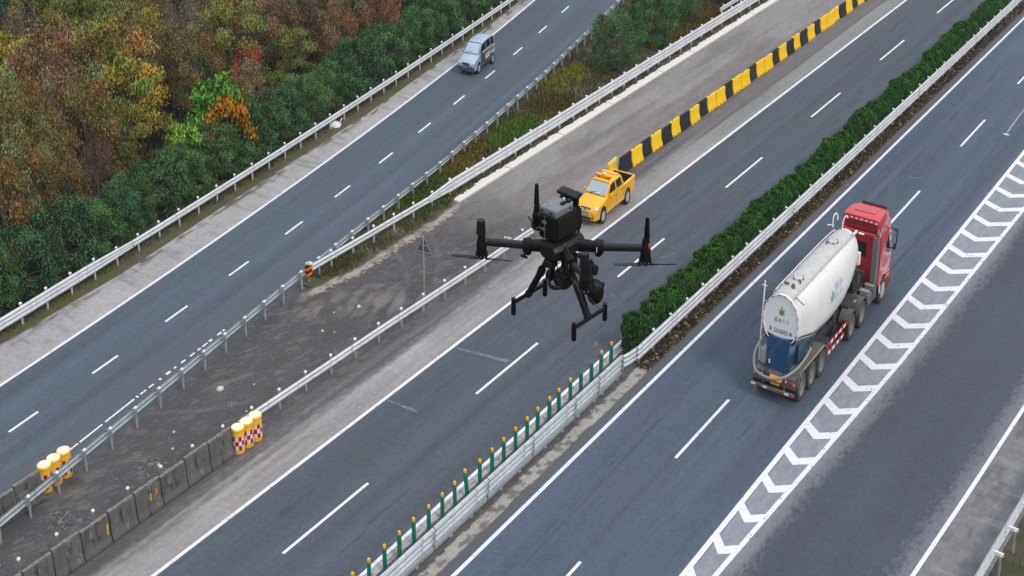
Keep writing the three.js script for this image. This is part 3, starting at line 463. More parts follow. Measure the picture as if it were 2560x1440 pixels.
/* litter */
{
  const r = rngOf(31), lump = (n, sx, sy, sz, sd) => { const g = new THREE.IcosahedronGeometry(1, n); const p = g.attributes.position; for (let i = 0; i < p.count; i++) { const k = 0.7 + 0.6 * vn(p.getX(i) * 2 + sd, p.getY(i) * 2 + p.getZ(i) * 3 + sd); p.setXYZ(i, p.getX(i) * sx * k, Math.max(-0.2, p.getY(i)) * sy * k, p.getZ(i) * sz * k); } g.computeVertexNormals(); return boxUV(g); };
  const bag = thing('plastic_bag', 'white plastic bag lying under the left guardrail on the slip road shoulder', 'bag', [-62.85, 67.2]); part('crumpled_sheet', lump(3, 0.33, 0.24, 0.42, 4), mat(0.85, 0.86, 0.86, 0.6), bag); part('handle', tube([[0.2, 0.15, -0.2], [0.35, 0.4, -0.35], [0.42, 0.35, -0.2], [0.3, 0.12, -0.1]], 0.03, 16, 6), mat(0.85, 0.86, 0.86, 0.6), bag);
  const ST = [[-44.78, 37.21, 0.16, 'cream coloured stone on the dark gore paving, the largest of the litter'], [-44.1, 44.7, 0.07, 'small white stone on the gore paving in line with the sign pole'], [-43.45, 45.0, 0.04, 'tiny white stone beside a larger one on the gore paving'], [-44.1, 47.94, 0.1, 'white stone on the gore paving below the pale mud streak'], [-44.9, 46.6, 0.05, 'small pale stone on the gore paving left of the mud streak'], [-44.0, 33.2, 0.06, 'white pebble beside the slip road rail posts above the left barrels'], [-43.0, 32.2, 0.06, 'white pebble in the middle of the near gore paving'], [-42.6, 30.9, 0.07, 'pale pebble by the dark gravel patch on the gore paving'], [-42.2, 36.6, 0.05, 'pale pebble on the gore paving near the right hand barrels'], [-51.9, 88.6, 0.14, 'white lump of rubbish in the brown grass beside the dark shrubs'], [-43.6, 38.6, 0.04, 'tiny pale pebble right of the cream stone on the gore']];
  for (const [o, s, k, l] of ST) { const t = thing('stone', l, 'stone', [o, s, 0]); part('lump', lump(2, k, k * 0.8, k * 1.2, o + s), mat(0.6, 0.59, 0.54, 0.85), t); }
  const pos = [], idx = []; // gravel and crumbs over the gore
  for (let i = 0; i < 2600; i++) { const s = 20 + 42 * r(), a = g2(s) + 0.3, o = a + (-40.7 - a) * r(), k = 0.008 + 0.022 * r() * r(); const b = pos.length / 3; for (let q = 0; q < 4; q++) pos.push(o + k * 1.6 * Math.cos(q * 2.1 + i), q === 3 ? k * 1.4 : 0.002, -(s + k * 1.6 * Math.sin(q * 2.1 + i))); idx.push(b, b + 1, b + 3, b + 1, b + 2, b + 3, b + 2, b, b + 3); }
  const g = fromArrays(pos, idx, 0.3), m = shadows(new THREE.Mesh(g, mat(0.3, 0.28, 0.26, 0.9))); m.name = 'gravel'; scene.add(m); tag(m, 'pale grit and crumbs of stone scattered over the gore paving', 'gravel', null, 'stuff');
}

/* ---------- plants ---------- */
// a cloud of small leaf faces; sample(r) gives a centre, leaf sizes in metres
function leaves(seed, n, sample, l0, l1, wide = 0.55, up = 0.5, tint = 0.18, hueVar = 0.08, flat = 0) {
  const r = rngOf(seed), pos = new Float32Array(n * 18), nor = new Float32Array(n * 18), col = new Float32Array(n * 18), a = new V3(), b = new V3(), c = new V3(), nn = new V3();
  for (let i = 0; i < n; i++) {
    const [x, y, z, k = 1, hc = 0] = sample(r, i), l = l0 + (l1 - l0) * r(), w = l * wide;
    a.set(r() - 0.5, (r() - 0.5) + up, r() - 0.5).normalize(); b.set(r() - 0.5, r() - 0.5, r() - 0.5).cross(a).normalize(); nn.copy(a).cross(b).normalize(); if (nn.y < 0) nn.negate();
    if (flat && r() < flat) { nn.set((r() - 0.5) * 1.1, 1, (r() - 0.5) * 1.1).normalize(); a.set(r() - 0.5, (r() - 0.5) * 0.4, r() - 0.5); a.addScaledVector(nn, -a.dot(nn)).normalize(); b.copy(nn).cross(a).normalize(); }   // leaves spread to the sky
    const q = [[-0.5, -0.5], [0.5, -0.5], [0.35, 0.5], [-0.5, -0.5], [0.35, 0.5], [-0.35, 0.5]], t = k * (1 - tint + 2 * tint * r()), h = (r() - 0.5) * 2 * hueVar + hc;
    for (let m = 0; m < 6; m++) { const o = i * 18 + m * 3; c.copy(a).multiplyScalar(q[m][1] * l).addScaledVector(b, q[m][0] * w); pos[o] = x + c.x; pos[o + 1] = y + c.y; pos[o + 2] = z + c.z; nor[o] = nn.x; nor[o + 1] = nn.y; nor[o + 2] = nn.z; col[o] = t * (1 + h); col[o + 1] = t * (1 - h * 0.5); col[o + 2] = t * (1 - h); }
  }
  const g = new THREE.BufferGeometry(); g.setAttribute('position', new THREE.BufferAttribute(pos, 3)); g.setAttribute('normal', new THREE.BufferAttribute(nor, 3)); g.setAttribute('color', new THREE.BufferAttribute(col, 3)); g.setAttribute('uv', new THREE.BufferAttribute(new Float32Array(n * 12), 2)); return g;
}
const gauss = (r) => (r() + r() + r() + r() - 2) * 0.9;
const leafMat = (r, g, b, k = 3.6) => new THREE.MeshPhysicalMaterial({ color: lin(Math.min(0.9, r * k + 0.012), Math.min(0.9, g * k + 0.012), Math.min(0.9, b * k + 0.012)), vertexColors: true, roughness: 0.85, side: THREE.DoubleSide, specularIntensity: 0.2, transmission: 0.6, thickness: 0 });
const bark = mat(0.13, 0.115, 0.1, 0.9), barkPale = mat(0.3, 0.28, 0.25, 0.9);
// crowns, drawn in the tall heights of the photograph: clumps on limbs round a tapering trunk
function treeShape(seed, o) {
  const r = rngOf(seed), { h, w, clumps, n, l0, l1, brushy = 0, base = 0.25 } = o, tips = [], limbs = [rod([0, -0.2, 0], [0.1 * gauss(r), h * 0.55, 0.1 * gauss(r)], 0.09, 0.05, 7)];
  for (let i = 0; i < clumps; i++) {
    const y = h * (base + (1 - base) * Math.pow((i + r()) / clumps, 0.8)), rad = w * Math.sqrt(Math.max(0.02, 1 - Math.pow((y / h - 0.5) / 0.55, 2))) * (0.35 + 0.75 * Math.sqrt(r())), a = i * 2.4 + r();
    const p = [rad * Math.cos(a), y, rad * Math.sin(a)]; tips.push([p, 0.7 + 0.6 * r(), 0.24 * gauss(r)]);
    limbs.push(rod([0, Math.min(h * 0.5, y * 0.55), 0], p, 0.035, 0.012, 5));
    if (brushy) for (let k = 0; k < brushy; k++) { const q = [p[0] + 0.35 * gauss(r), p[1] + 0.2 * gauss(r), p[2] + 0.35 * gauss(r)]; limbs.push(rod(q, [q[0] + 0.18 * gauss(r), q[1] + 0.5 + 0.6 * r(), q[2] + 0.18 * gauss(r)], 0.012, 0.004, 4)); }
  }
  const cr = w * 1.15 / Math.pow(clumps, 0.36);
  const crown = leaves(seed + 1, n, (q) => { const [p, k, hc] = tips[(q() * tips.length) | 0]; return [p[0] + cr * gauss(q) * 0.75, p[1] + cr * (brushy ? 1.5 : 0.9) * gauss(q) * 0.7, p[2] + cr * gauss(q) * 0.75, k, hc * (o.hue ?? 1)]; }, l0, l1, 0.5, brushy ? 1.2 : 0.8, 0.2, 0.08, 0);
  return { trunk: mergeGeometries(limbs), crown };
}
const SH = {
  round: [1, 2, 3, 4].map((i) => treeShape(100 + i, { h: 5.8 + 0.6 * (i % 3), w: 1.85, clumps: 20, n: 8200, l0: 0.07, l1: 0.18, base: 0.16 })),
  brush: [1, 2, 3].map((i) => treeShape(200 + i, { h: 6.4 + 0.5 * i, w: 1.75, clumps: 20, n: 7600, l0: 0.06, l1: 0.17, brushy: 9, base: 0.14 })),
  bare: [1, 2].map((i) => treeShape(300 + i, { h: 6.0, w: 1.6, clumps: 22, n: 3600, l0: 0.05, l1: 0.14, brushy: 16, base: 0.12 })),
  maple: [1, 2].map((i) => treeShape(400 + i, { h: 5.2, w: 1.6, clumps: 17, n: 2600, l0: 0.14, l1: 0.32, base: 0.35, hue: 0.35 })),
  plume: [1].map((i) => treeShape(500 + i, { h: 7.6, w: 1.5, clumps: 20, n: 4200, l0: 0.14, l1: 0.42, brushy: 10, base: 0.2 })),
};
const KIND = {
  0: ['olive_tree_crown', leafMat(0.15, 0.115, 0.042), 'brush', 'olive brown tree with thinning leaves in the autumn wood'], 1: ['', leafMat(0.178, 0.112, 0.06), 'brush', 'rust brown tree in the autumn wood'], 2: ['', leafMat(0.27, 0.10, 0.062), 'brush', 'orange red tree in the upper part of the autumn wood'],
  3: ['', leafMat(0.26, 0.225, 0.035), 'round', 'yellow green tree in the autumn wood'], 5: ['', leafMat(0.19, 0.145, 0.045), 'round', 'amber tree in the autumn wood'], 6: ['', leafMat(0.16, 0.115, 0.075), 'bare', 'nearly bare grey brown tree in the autumn wood'],
  7: ['', leafMat(0.12, 0.066, 0.055), 'bare', 'dark purplish brown tree in the autumn wood behind the green shrubs'], 8: ['', leafMat(0.035, 0.07, 0.042), 'round', 'dark green tree at the far edge of the autumn wood'], 9: ['', leafMat(0.125, 0.13, 0.033), 'round', 'olive green tree in the autumn wood'],
};
function tree(name, label, cat, group, sh, m, at, turn, sc, sy = 1, b = bark) {
  const t = thing(name, label, cat, at, turn, group); const k = shadows(new THREE.Mesh(sh.trunk, b)); k.name = 'trunk'; const c = shadows(new THREE.Mesh(sh.crown, m)); c.name = 'crown'; t.add(k, c);
  for (const q of [k, c]) q.scale.set(sc, sc * sy, sc); return t;
}
{
  const seeds = '-87.1,57.3,6; -96.4,62.7,8; -95.0,66.3,8; -89.1,64.0,9; -83.3,61.0,9; -88.1,67.1,6; -85.1,66.7,0; -84.7,69.5,0; -82.5,69.8,0; -82.6,72.2,0; -78.7,71.2,0; -76.2,70.5,1; -79.2,74.6,1; -75.3,73.5,6; -75.0,76.2,2; -75.9,78.1,1; -73.3,77.3,1; -69.9,76.0,1; -69.1,80.3,1; -70.1,69.0,7; -68.3,70.3,7; -65.8,69.8,7; -74.1,66.2,9; -76.8,64.4,6; -74.3,60.9,0; -80.4,63.0,3; -75.6,58.0,5; -78.7,59.9,0; -80.0,59.0,0; -79.3,56.5,3; -84.7,54.7,3; -80.5,50.8,3; -77.0,47.8,9; -80.1,52.0,1; -79.8,53.1,1; -76.3,51.8,1; -73.4,50.3,0; -70.8,49.5,0; -73.8,49.2,1; -74.0,47.3,9; -70.7,44.1,0; -68.3,44.2,0; -66.1,45.0,0; -71.3,51.7,1; -72.7,54.3,1; -71.2,55.3,9; -67.8,51.6,9; -64.6,46.8,7; -65.9,48.9,0; -66.7,53.2,9; -75.9,54.9,0; -65.8,61.8,1; -68.5,62.9,9; -65.4,63.1,7; -66.7,85.7,8'.split(';').map((q) => q.split(',').map(Number));
  const r = rngOf(71), special = [[-67.2, 58.9, 2.6], [-64.6, 54.0, 2.0], [-64.9, 57.6, 2.2], [-65.6, 55.6, 1.6], [-70.1, 65.3, 1.7], [-71.3, 54.7, 3.0], [-87.2, 62.4, 2.2], [-98, 66.4, 5.0], [-94.5, 64.2, 3.4]];
  for (let i = 0; i < 30; i++) for (let j = 0; j < 34; j++) {
    const s = 32 + j * 3.2 + (r() - 0.5) * 1.9, o = -64.5 - i * 3.2 - (j % 2) * 1.6 + (r() - 0.5) * 1.9, d = g1(s) - o, tz = r(), tn = r() * 6.28, sc = 0.82 + 0.5 * r(), jk = r();
    if (d < 4.3) continue;
    const fwd = -(o - 5.6) * 0.5668 + (s + 8.15) * 0.8239, side = (o - 5.6) * 0.8239 + (s + 8.15) * 0.5668;                       // what the picture can see of the wood, with a margin
    if (fwd < 60 || side < -fwd * 0.40 - 5 || fwd > 132) continue;
    if (special.some(([x, y, q]) => Math.hypot(o - x, s - y) < q)) continue;
    let best = null, bd = 1e9; for (const q of seeds) { const e = Math.hypot(o - q[0], s - q[1]); if (e < bd) { bd = e; best = q[2]; } }
    if (jk < 0.16) best = [0, 1, 6, 0, 9][(tz * 5) | 0]; if (bd > 12 && jk > 0.5) best = [0, 1, 6, 8][(tz * 4) | 0];
    const [, m, sh, lab] = KIND[best]; tree('autumn_tree', lab, 'tree', lab.replace('tree', 'trees'), SH[sh][(tz * 97 | 0) % SH[sh].length], m, [o, s], tn, sc * (d < 7 ? 0.82 : 1), 0.9 + 0.2 * jk);
  }
  const mp = leafMat(0.16, 0.36, 0.06, 2.4), mp2 = leafMat(0.21, 0.34, 0.05, 2.4), org = leafMat(0.60, 0.30, 0.01, 1.6), red = leafMat(0.42, 0.055, 0.04), yg = leafMat(0.22, 0.21, 0.04), ol = leafMat(0.125, 0.15, 0.035);
  tree('maple_tree', 'bright light green tree, the largest of its colour, left of the orange one', 'tree', 0, SH.maple[0], mp, [-67.2, 58.9], 0.4, 1.12, 0.95);
  tree('maple_tree', 'small bright yellow green tree between the orange one and the shrubs', 'tree', 0, SH.maple[1], mp2, [-64.3, 53.2], 2, 0.88, 1.0);
  tree('maple_tree', 'vivid orange yellow tree beside the bright green one', 'tree', 0, SH.maple[1], org, [-63.9, 57.1], 4, 1.0, 1.0);
  tree('autumn_tree', 'crimson red tree above the bright green one', 'tree', 0, SH.brush[1], red, [-70.3, 65.5], 1, 0.72, 1);
  tree('autumn_tree', 'large yellow topped green tree in the middle of the wood', 'tree', 0, SH.round[2], yg, [-71.3, 54.7], 2.2, 1.3, 1.0);
  tree('bamboo_tree', 'tall feathery olive green tree beside the dark hollow', 'tree', 0, SH.plume[0], ol, [-87.4, 62.6], 1.1, 1.15, 1);
  tree('maple_tree', 'small light green shrub tree low down by the dark shrubs', 'tree', 0, SH.maple[0], mp2, [-64.6, 48.6], 1, 0.55, 0.8);
  { const t = thing('bare_trunk', 'thin bare pale trunk standing in the dark hollow at the upper left', 'tree', [-98, 66.4]); part('trunk', [rod([0, 0, 0], [0.15, 4.2, 0], 0.09, 0.04, 8), rod([0.1, 3.0, 0], [0.5, 4.0, 0.2], 0.03, 0.01, 5), rod([0.1, 2.6, 0], [-0.4, 3.5, 0.1], 0.03, 0.01, 5)], barkPale, t, 1); }
  // undergrowth
  const n = 16000, geo = leaves(900, 5, (q) => [gauss(q) * 0.25, 0.25 + 0.25 * q(), gauss(q) * 0.25], 0.2, 0.5, 0.3, 1.2), im = new THREE.InstancedMesh(geo, leafMat(0.10, 0.085, 0.05, 1.2), n), q = new THREE.Object3D(), c = new THREE.Color(), rr = rngOf(8);
  for (let i = 0; i < n; i++) { const s = 28 + 92 * rr(), o = g1(s) - 1.2 - 52 * Math.pow(rr(), 0.8), k = 0.7 + 0.9 * rr(); q.position.set(o, 0, -s); q.rotation.y = rr() * 6.3; q.scale.set(k, k * 1.3, k); q.updateMatrix(); im.setMatrixAt(i, q.matrix); const t = rr(); c.setRGB(0.7 + 0.7 * t, 0.7 + 0.5 * rr(), 0.6 + 0.4 * rr()); im.setColorAt(i, c); }
  im.name = 'undergrowth'; shadows(im); scene.add(im); tag(im, 'brown and olive undergrowth covering the floor of the autumn wood', 'undergrowth', null, 'stuff');
}
{ // row of dark green shrubs behind the left guardrail
  const mats = [leafMat(0.056, 0.112, 0.046), leafMat(0.066, 0.125, 0.046), leafMat(0.05, 0.102, 0.048)], shapes = [1, 2, 3, 4].map((i) => { const g = treeShape(600 + i, { h: 3.45, w: 1.65, clumps: 34, n: 15000, l0: 0.045, l1: 0.13, base: 0.04, hue: 0.35 }); return g; }), r = rngOf(14);
  for (let s = 31.5, i = 0; s < 104; s += 1.75 + 0.5 * r(), i++) { const k = 0.86 + 0.34 * r(), sh = shapes[(r() * 4) | 0], m = mats[(r() * 3) | 0]; tree('evergreen_shrub', `dark green shrub, ${ord(i)} behind the left guardrail counted from the left picture edge`, 'shrub', 'dark green shrubs behind the left guardrail', sh, m, [g1(s) - 2.15 - 0.5 * r(), s], r() * 6.28, k, (0.92 + 0.2 * r()) * (s < 42 ? 1.12 : 1)); }
  const big = treeShape(650, { h: 4.6, w: 2.1, clumps: 56, n: 22000, l0: 0.045, l1: 0.13, base: 0.02 });
  [[-50.7, 89.4, 0.95, 'lowest dark green bush in the grass wedge, nearest the camera'], [-50.9, 96.6, 0.9, 'tall dark green bush in the grass wedge, second from the lowest'], [-53.0, 98.9, 0.85, 'dark green bush beside the slip road rail, left of the tall one'], [-52.2, 103.6, 0.9, 'dark green bush near the top of the picture, third up the grass wedge'], [-54.6, 106.5, 0.85, 'farthest dark green bush on the left side of the grass wedge'], [-51.2, 110.5, 0.8, 'small bluish green bush at the top edge between grass and white rail']].forEach(([o, s, k, l], i) => tree('evergreen_bush', l, 'bush', 0, big, i > 4 ? leafMat(0.06, 0.11, 0.085) : mats[i % 3], [o, s], i * 1.3, k, 1.18));
}
{ // clipped hedge on the median: one bushy plant beside the other
  const r = rngOf(40), shapes = [0, 1, 2, 3, 4].map((i) => {
    const H = 2.3, R = 0.73, g = leaves(700 + i, 7500, (q) => { const a = q() * 6.283, t = Math.pow(q(), 0.75), y = H * t, tufts = 1 + 0.22 * Math.sin(a * 5 + i * 2 + y * 3) * Math.sin(y * 4 + i), k = R * (t > 0.78 ? Math.sqrt(Math.max(0, 1 - Math.pow((t - 0.78) / 0.25, 2))) : 0.82 + 0.23 * t) * tufts, u = 0.72 + 0.3 * Math.sqrt(q()); return [k * u * Math.cos(a), y + 0.05 * gauss(q), k * u * Math.sin(a), 0.85 + 0.3 * q()]; }, 0.05, 0.14, 0.42, 1.0, 0.36);
    const core = leaves(720 + i, 700, (q) => { const a = q() * 6.283, k = 0.5 * Math.sqrt(q()); return [k * Math.cos(a), 1.95 * q(), k * Math.sin(a)]; }, 0.3, 0.5, 0.8, 0.4);
    return { crown: mergeGeometries([g, core]), trunk: mergeGeometries([rod([0, 0, 0], [0, 1.4, 0], 0.05, 0.03, 6), rod([0.1, 0, 0.05], [0.2, 1.2, 0.1], 0.03, 0.02, 5)]) };
  }), mats = [leafMat(0.033, 0.095, 0.018), leafMat(0.04, 0.108, 0.02), leafMat(0.03, 0.086, 0.02), leafMat(0.065, 0.085, 0.022)];
  for (let i = 0, s = 52.85; s < 122; i++, s += 0.98 + 0.2 * r()) { const k = 0.94 + 0.16 * r(), m = r(); tree('hedge_plant', i === 0 ? 'rounded end plant of the clipped median hedge beside the green posts' : m > 0.975 ? `browned clipped plant, ${ord(i)} in the median hedge counted from the green posts` : `clipped dark green plant, ${ord(i)} in the median hedge counted from the green posts`, 'hedge plant', i === 0 ? 0 : 'clipped plants of the median hedge', shapes[(r() * 5) | 0], m > 0.975 ? mats[3] : mats[(m * 3.05) | 0], [-28.02 + 0.1 * (r() - 0.5), s], r() * 6.28, k, 0.88 + 0.24 * r()); }
}
{ // grass of the wedge between the two guardrails, and of the corners
  const r = rngOf(55), blades = leaves(950, 7, (q) => [gauss(q) * 0.1, 0.16 + 0.12 * q(), gauss(q) * 0.1], 0.25, 0.55, 0.09, 1.6, 0.3), n = 26000, im = new THREE.InstancedMesh(blades, leafMat(0.16, 0.15, 0.06, 2.7), n), q = new THREE.Object3D(), c = new THREE.Color();
  let i = 0; const patch = [[-50.6, 74, 3.2, 1.4, 0.75, 1.35, 0.5], [-51.6, 68.8, 2.2, 1.6, 1.2, 1.0, 0.6], [-50.8, 66.3, 1.7, 1.4, 1.4, 1.1, 0.8], [-49.4, 61.8, 4.5, 1.5, 0.75, 1.1, 0.55], [-53.2, 85.6, 3.4, 1.3, 1.3, 1.5, 0.6], [-50.6, 106, 9, 2.2, 1.15, 0.9, 0.75], [-51.0, 80, 2.5, 1.5, 0.85, 0.75, 0.5]];
  while (i < n) {
    let s = 49 + 76 * r(), a = ge(s) + 0.15, b = -48.0; if (s < 62) b = Math.min(SC(s) - 0.3 - (r() * 0.6), -46.9); let o = a + (b - a) * r();
    if (i > n - 3200) { s = 38 + 40 * r(); o = g6(s) + 0.5 + 6 * r(); } else if (i > n - 7600) { s = 20 + 105 * r(); o = g1(s) - 1.3 + 1.35 * r() ; }
    const dens = fbm(o * 0.9, s * 0.9, 3); let cr = 0.85, cg = 0.8, cb = 0.8, hit = 0;
    for (const [x, y, ls, lo, pr, pg, pb] of patch) { const e = Math.hypot((o - x) / lo, (s - y) / ls); if (e < 1.2 - 0.75 * r()) { hit = 1; cr = pr; cg = pg; cb = pb; } }
    if (!hit && dens < 0.46 && i <= n - 7600 && r() < 0.75) { if (r() < 0.93) continue; }
    const k = (hit ? 1.0 : 0.65) * (0.7 + 0.7 * r()) * (i > n - 7600 ? 0.6 : 1) * (s < 60 && o > -50 ? 0.7 : 1); q.position.set(o, 0, -s); q.rotation.y = r() * 6.3; q.scale.set(k, k, k); q.updateMatrix(); im.setMatrixAt(i, q.matrix); const t = 0.75 + 0.5 * r(); c.setRGB(cr * t, cg * t, cb * t); im.setColorAt(i, c); i++;
  }
  im.name = 'grass'; shadows(im); scene.add(im); tag(im, 'olive, straw and green grass between and beside the guardrails', 'grass', null, 'stuff');
  const wedge = colourMap(12, 100, 240, 2000, (u, s, cc) => { const o = u - 60, a = fbm(u * 1.2, s * 1.2, 4), b = fbm(u * 5, s * 5, 2); cc[0] = 0.04 + 0.05 * a + 0.03 * b; cc[1] = 0.036 + 0.043 * a + 0.026 * b; cc[2] = 0.027 + 0.03 * a + 0.016 * b; mix(cc, 0.05, 0.06, 0.022, sm(0.45, 0.65, fbm(u * 0.8 + 9, s * 0.5, 3)) * 0.7); if (vn(u * 9, s * 9) > 0.86) mix(cc, 0.25, 0.23, 0.2, 0.7); });
  sheet('wedge_soil', (s) => ge(s) + 0.02 + 0.1 * Math.sin(s * 2.3), (s) => s < 62 ? SC(s) - 0.35 + 0.15 * Math.sin(s * 3) + 0.1 * Math.sin(s * 7.3) : -47.65, 47.9, 148, 0.008, new THREE.MeshStandardMaterial({ map: wedge, roughness: 0.95 }), { n: 200, nt: 5, u0: K(-60), W: 12, v0: 47.9, vL: 100, bulge: (o, s) => 0.16 * fbm(o, s, 3) * sm(0.0, 0.4, o - ge(s) - 0.15) * sm(0, 0.5, (s < 62 ? SC(s) - 0.3 : -47.6) - o) });
  // dead leaves and weeds on the planted bed of the median
  const lf = leaves(960, 3, (w) => [gauss(w) * 0.06, 0.02 + 0.05 * w(), gauss(w) * 0.06], 0.05, 0.13, 0.7, 0.1, 0.3), m = 8000, li = new THREE.InstancedMesh(lf, leafMat(0.24, 0.2, 0.15), m);
  for (let k = 0; k < m; k++) { const s = 51.8 + 80 * r(), o = -27.35 + 0.85 * r(), z = 0.5 + 0.9 * r(); q.position.set(o, 0.09, -s); q.rotation.y = r() * 6.3; q.scale.set(z, z * 1.4, z); q.updateMatrix(); li.setMatrixAt(k, q.matrix); const t = r(), d = t < 0.6 ? 0.2 : t < 0.85 ? 0.42 : t < 0.95 ? 0.8 : 2.0; c.setRGB(d, d * (t < 0.3 ? 1.25 : 0.97), d * 0.92); li.setColorAt(k, c); }
  li.name = 'leaf_litter'; shadows(li); scene.add(li); tag(li, 'dry pale and dark leaves on the bed between the median guardrail and the far carriageway', 'leaf litter', null, 'stuff');
}

/* ---------- vehicles ---------- */
// a body lofted through half outlines: stations [f, [[w, y] ...]] with f running back from the origin (z = -f)
function stationAt(st, f) { let i = 0; while (i < st.length - 2 && f > st[i + 1][0]) i++; const [a, b] = [st[i], st[i + 1]], t = clamp((f - a[0]) / (b[0] - a[0]), 0, 1); return a[1].map(([w, y], k) => [w + (b[1][k][0] - w) * t, y + (b[1][k][1] - y) * t]); }
function loft(st, crease = 0.55, steps = 1) {
  const fs = []; for (let i = 0; i + 1 < st.length; i++) for (let k = 0; k < steps; k++) fs.push(st[i][0] + (st[i + 1][0] - st[i][0]) * k / steps); fs.push(st[st.length - 1][0]);
  const pos = [], idx = []; let m = 0;
  fs.forEach((f) => { const h = stationAt(st, f), ring = h.concat(h.slice().reverse().map(([w, y]) => [-w, y])); m = ring.length; for (const [x, y] of ring) pos.push(x, y, -f); });
  for (let i = 0; i + 1 < fs.length; i++) for (let j = 0; j < m; j++) { const a = i * m + j, b = i * m + (j + 1) % m; idx.push(a, b, a + m, b, b + m, a + m); }
  for (const i of [0, fs.length - 1]) { const tri = THREE.ShapeUtils.triangulateShape(Array.from({ length: m }, (_, j) => new V2(pos[(i * m + j) * 3], pos[(i * m + j) * 3 + 1])), []); for (const t of tri) i ? idx.push(t[0] + i * m, t[1] + i * m, t[2] + i * m) : idx.push(t[2], t[1], t[0]); }
  let v = 0; for (let i = 0; i < idx.length; i += 3) { const [a, b, c] = [0, 1, 2].map((k) => new V3(...pos.slice(idx[i + k] * 3, idx[i + k] * 3 + 3))); v += a.dot(b.cross(c)); }
  if (v < 0) for (let i = 0; i < idx.length; i += 3) { const t = idx[i]; idx[i] = idx[i + 1]; idx[i + 1] = t; }
  return fromArrays(pos, idx, crease);
}
function cut(g, tools) { const ev = new Evaluator(); ev.useGroups = false; let a = new Brush(g); a.updateMatrixWorld(); for (const t of tools) { const b = new Brush(t); b.updateMatrixWorld(); a = ev.evaluate(a, b, SUBTRACTION); } return a.geometry; }
// a pane or sticker lying on a lofted body between two places along and two heights of its outline
function patch(st, f0, f1, k0, k1, side, off = 0.006, taper = [0, 0, 0, 0], n = 6) {
  const P = (f, k) => { const h = stationAt(st, f), i = Math.min(h.length - 2, Math.floor(k)), t = k - i; return new V3(side * (h[i][0] + (h[i + 1][0] - h[i][0]) * t), h[i][1] + (h[i + 1][1] - h[i][1]) * t, -f); };
  const pos = [], uv = [], idx = [];
  for (let i = 0; i <= n; i++) for (let j = 0; j <= n; j++) {
    const v = j / n, a = f0 + taper[0] + (taper[1] - taper[0]) * v, b = f1 + taper[2] + (taper[3] - taper[2]) * v, f = a + (b - a) * i / n, k = k0 + (k1 - k0) * v, e = 0.002;
    const p = P(f, k), nn = P(f + e, k).sub(P(f - e, k)).cross(P(f, Math.min(k + e, 99)).sub(P(f, k - e))).normalize(); if (nn.x * side < 0) nn.negate();
    p.addScaledVector(nn, off); pos.push(p.x, p.y, p.z); uv.push(i / n, v);
  }
  for (let i = 0; i < n; i++) for (let j = 0; j < n; j++) { const a = i * (n + 1) + j, b = a + n + 1; side > 0 ? idx.push(a, b, a + 1, b, b + 1, a + 1) : idx.push(a, a + 1, b, b, a + 1, b + 1); }
  return fromArrays(pos, idx, 0.7, uv);
}
function plate(pts, off = 0) { const g = fromArrays(pts.flat(), [0, 1, 2, 0, 2, 3], 0.3, [0, 0, 1, 0, 1, 1, 0, 1]); return g; }
const rubber = mat(0.022, 0.022, 0.023, 0.85), rubberDusty = mat(0.07, 0.066, 0.062, 0.9), chassisM = mat(0.05, 0.05, 0.05, 0.75), black = mat(0.014, 0.015, 0.016, 0.5), dusty = mat(0.13, 0.125, 0.115, 0.85);
const glassDark = phys(0.012, 0.015, 0.018, 0.06, { clearcoat: 1 }), glassSky = phys(0.42, 0.5, 0.55, 0.12, { metalness: 0.75 });
const chrome = mat(0.75, 0.75, 0.75, 0.25, { metalness: 0.9 }), lampRed = phys(0.45, 0.02, 0.015, 0.3), lampClear = phys(0.7, 0.7, 0.68, 0.2, { clearcoat: 1 }), lampAmber = phys(0.75, 0.26, 0.02, 0.3), whiteTape = mat(0.82, 0.8, 0.76, 0.4), redTape = mat(0.42, 0.03, 0.03, 0.5);
function wheelGeo(r, w, side, dish, dual) {
  const tyreP = [[r * 0.62, -w / 2], [r * 0.9, -w / 2], [r * 0.985, -w * 0.42], [r, -w * 0.3], [r, w * 0.3], [r * 0.985, w * 0.42], [r * 0.9, w / 2], [r * 0.62, w / 2]];
  const turn = (g) => { g.rotateZ(-side * Math.PI / 2); return boxUV(g.index ? g.toNonIndexed() : g); };
  const tyres = [turn(new THREE.LatheGeometry(tyreP.map((p) => new V2(...p)), 32))];
  for (let k = 0; k < 40; k++) { const a = k / 40 * 6.283, b = box(w * 0.94, 0.016, 0.05, 0, r + 0.002, 0); b.rotateX(a); tyres.push(b); }
  if (dual) { const q = tyres[0].clone(); q.translate(-side * (w + 0.05), 0, 0); tyres.push(q); }
  const y = w / 2, rim = turn(new THREE.LatheGeometry([[0.001, y - dish * 0.35], [r * 0.2, y - dish * 0.35], [r * 0.24, y - dish * 0.55], [r * 0.3, y - dish], [r * 0.48, y - dish], [r * 0.55, y - dish * 0.4], [r * 0.62, y - 0.005], [r * 0.65, y + 0.004], [r * 0.66, y - 0.01]].map((p) => new V2(...p)), 32));
  const nuts = []; for (let k = 0; k < 10; k++) { const a = k / 10 * 6.283, c = cyl(r * 0.035, r * 0.035, 0.03, side * (y - dish * 0.9), r * 0.38 * Math.cos(a), r * 0.38 * Math.sin(a), 0, Math.PI / 2, 6); nuts.push(c); }
  return { tyres, rim: [rim, ...nuts] };
}
function wheel(parent, geo, at, tm, rm) { const g = new THREE.Group(); g.name = 'wheel'; g.position.set(at[0], at[1] * VS, at[2]); parent.add(g); part('tyre', geo.tyres, tm, g); part('rim', geo.rim, rm, g); return g; }
function canvas(w, h, draw) { const c = document.createElement('canvas'); c.width = w; c.height = h; draw(c.getContext('2d'), w, h); const t = new THREE.CanvasTexture(c); t.colorSpace = THREE.SRGBColorSpace; return t; }
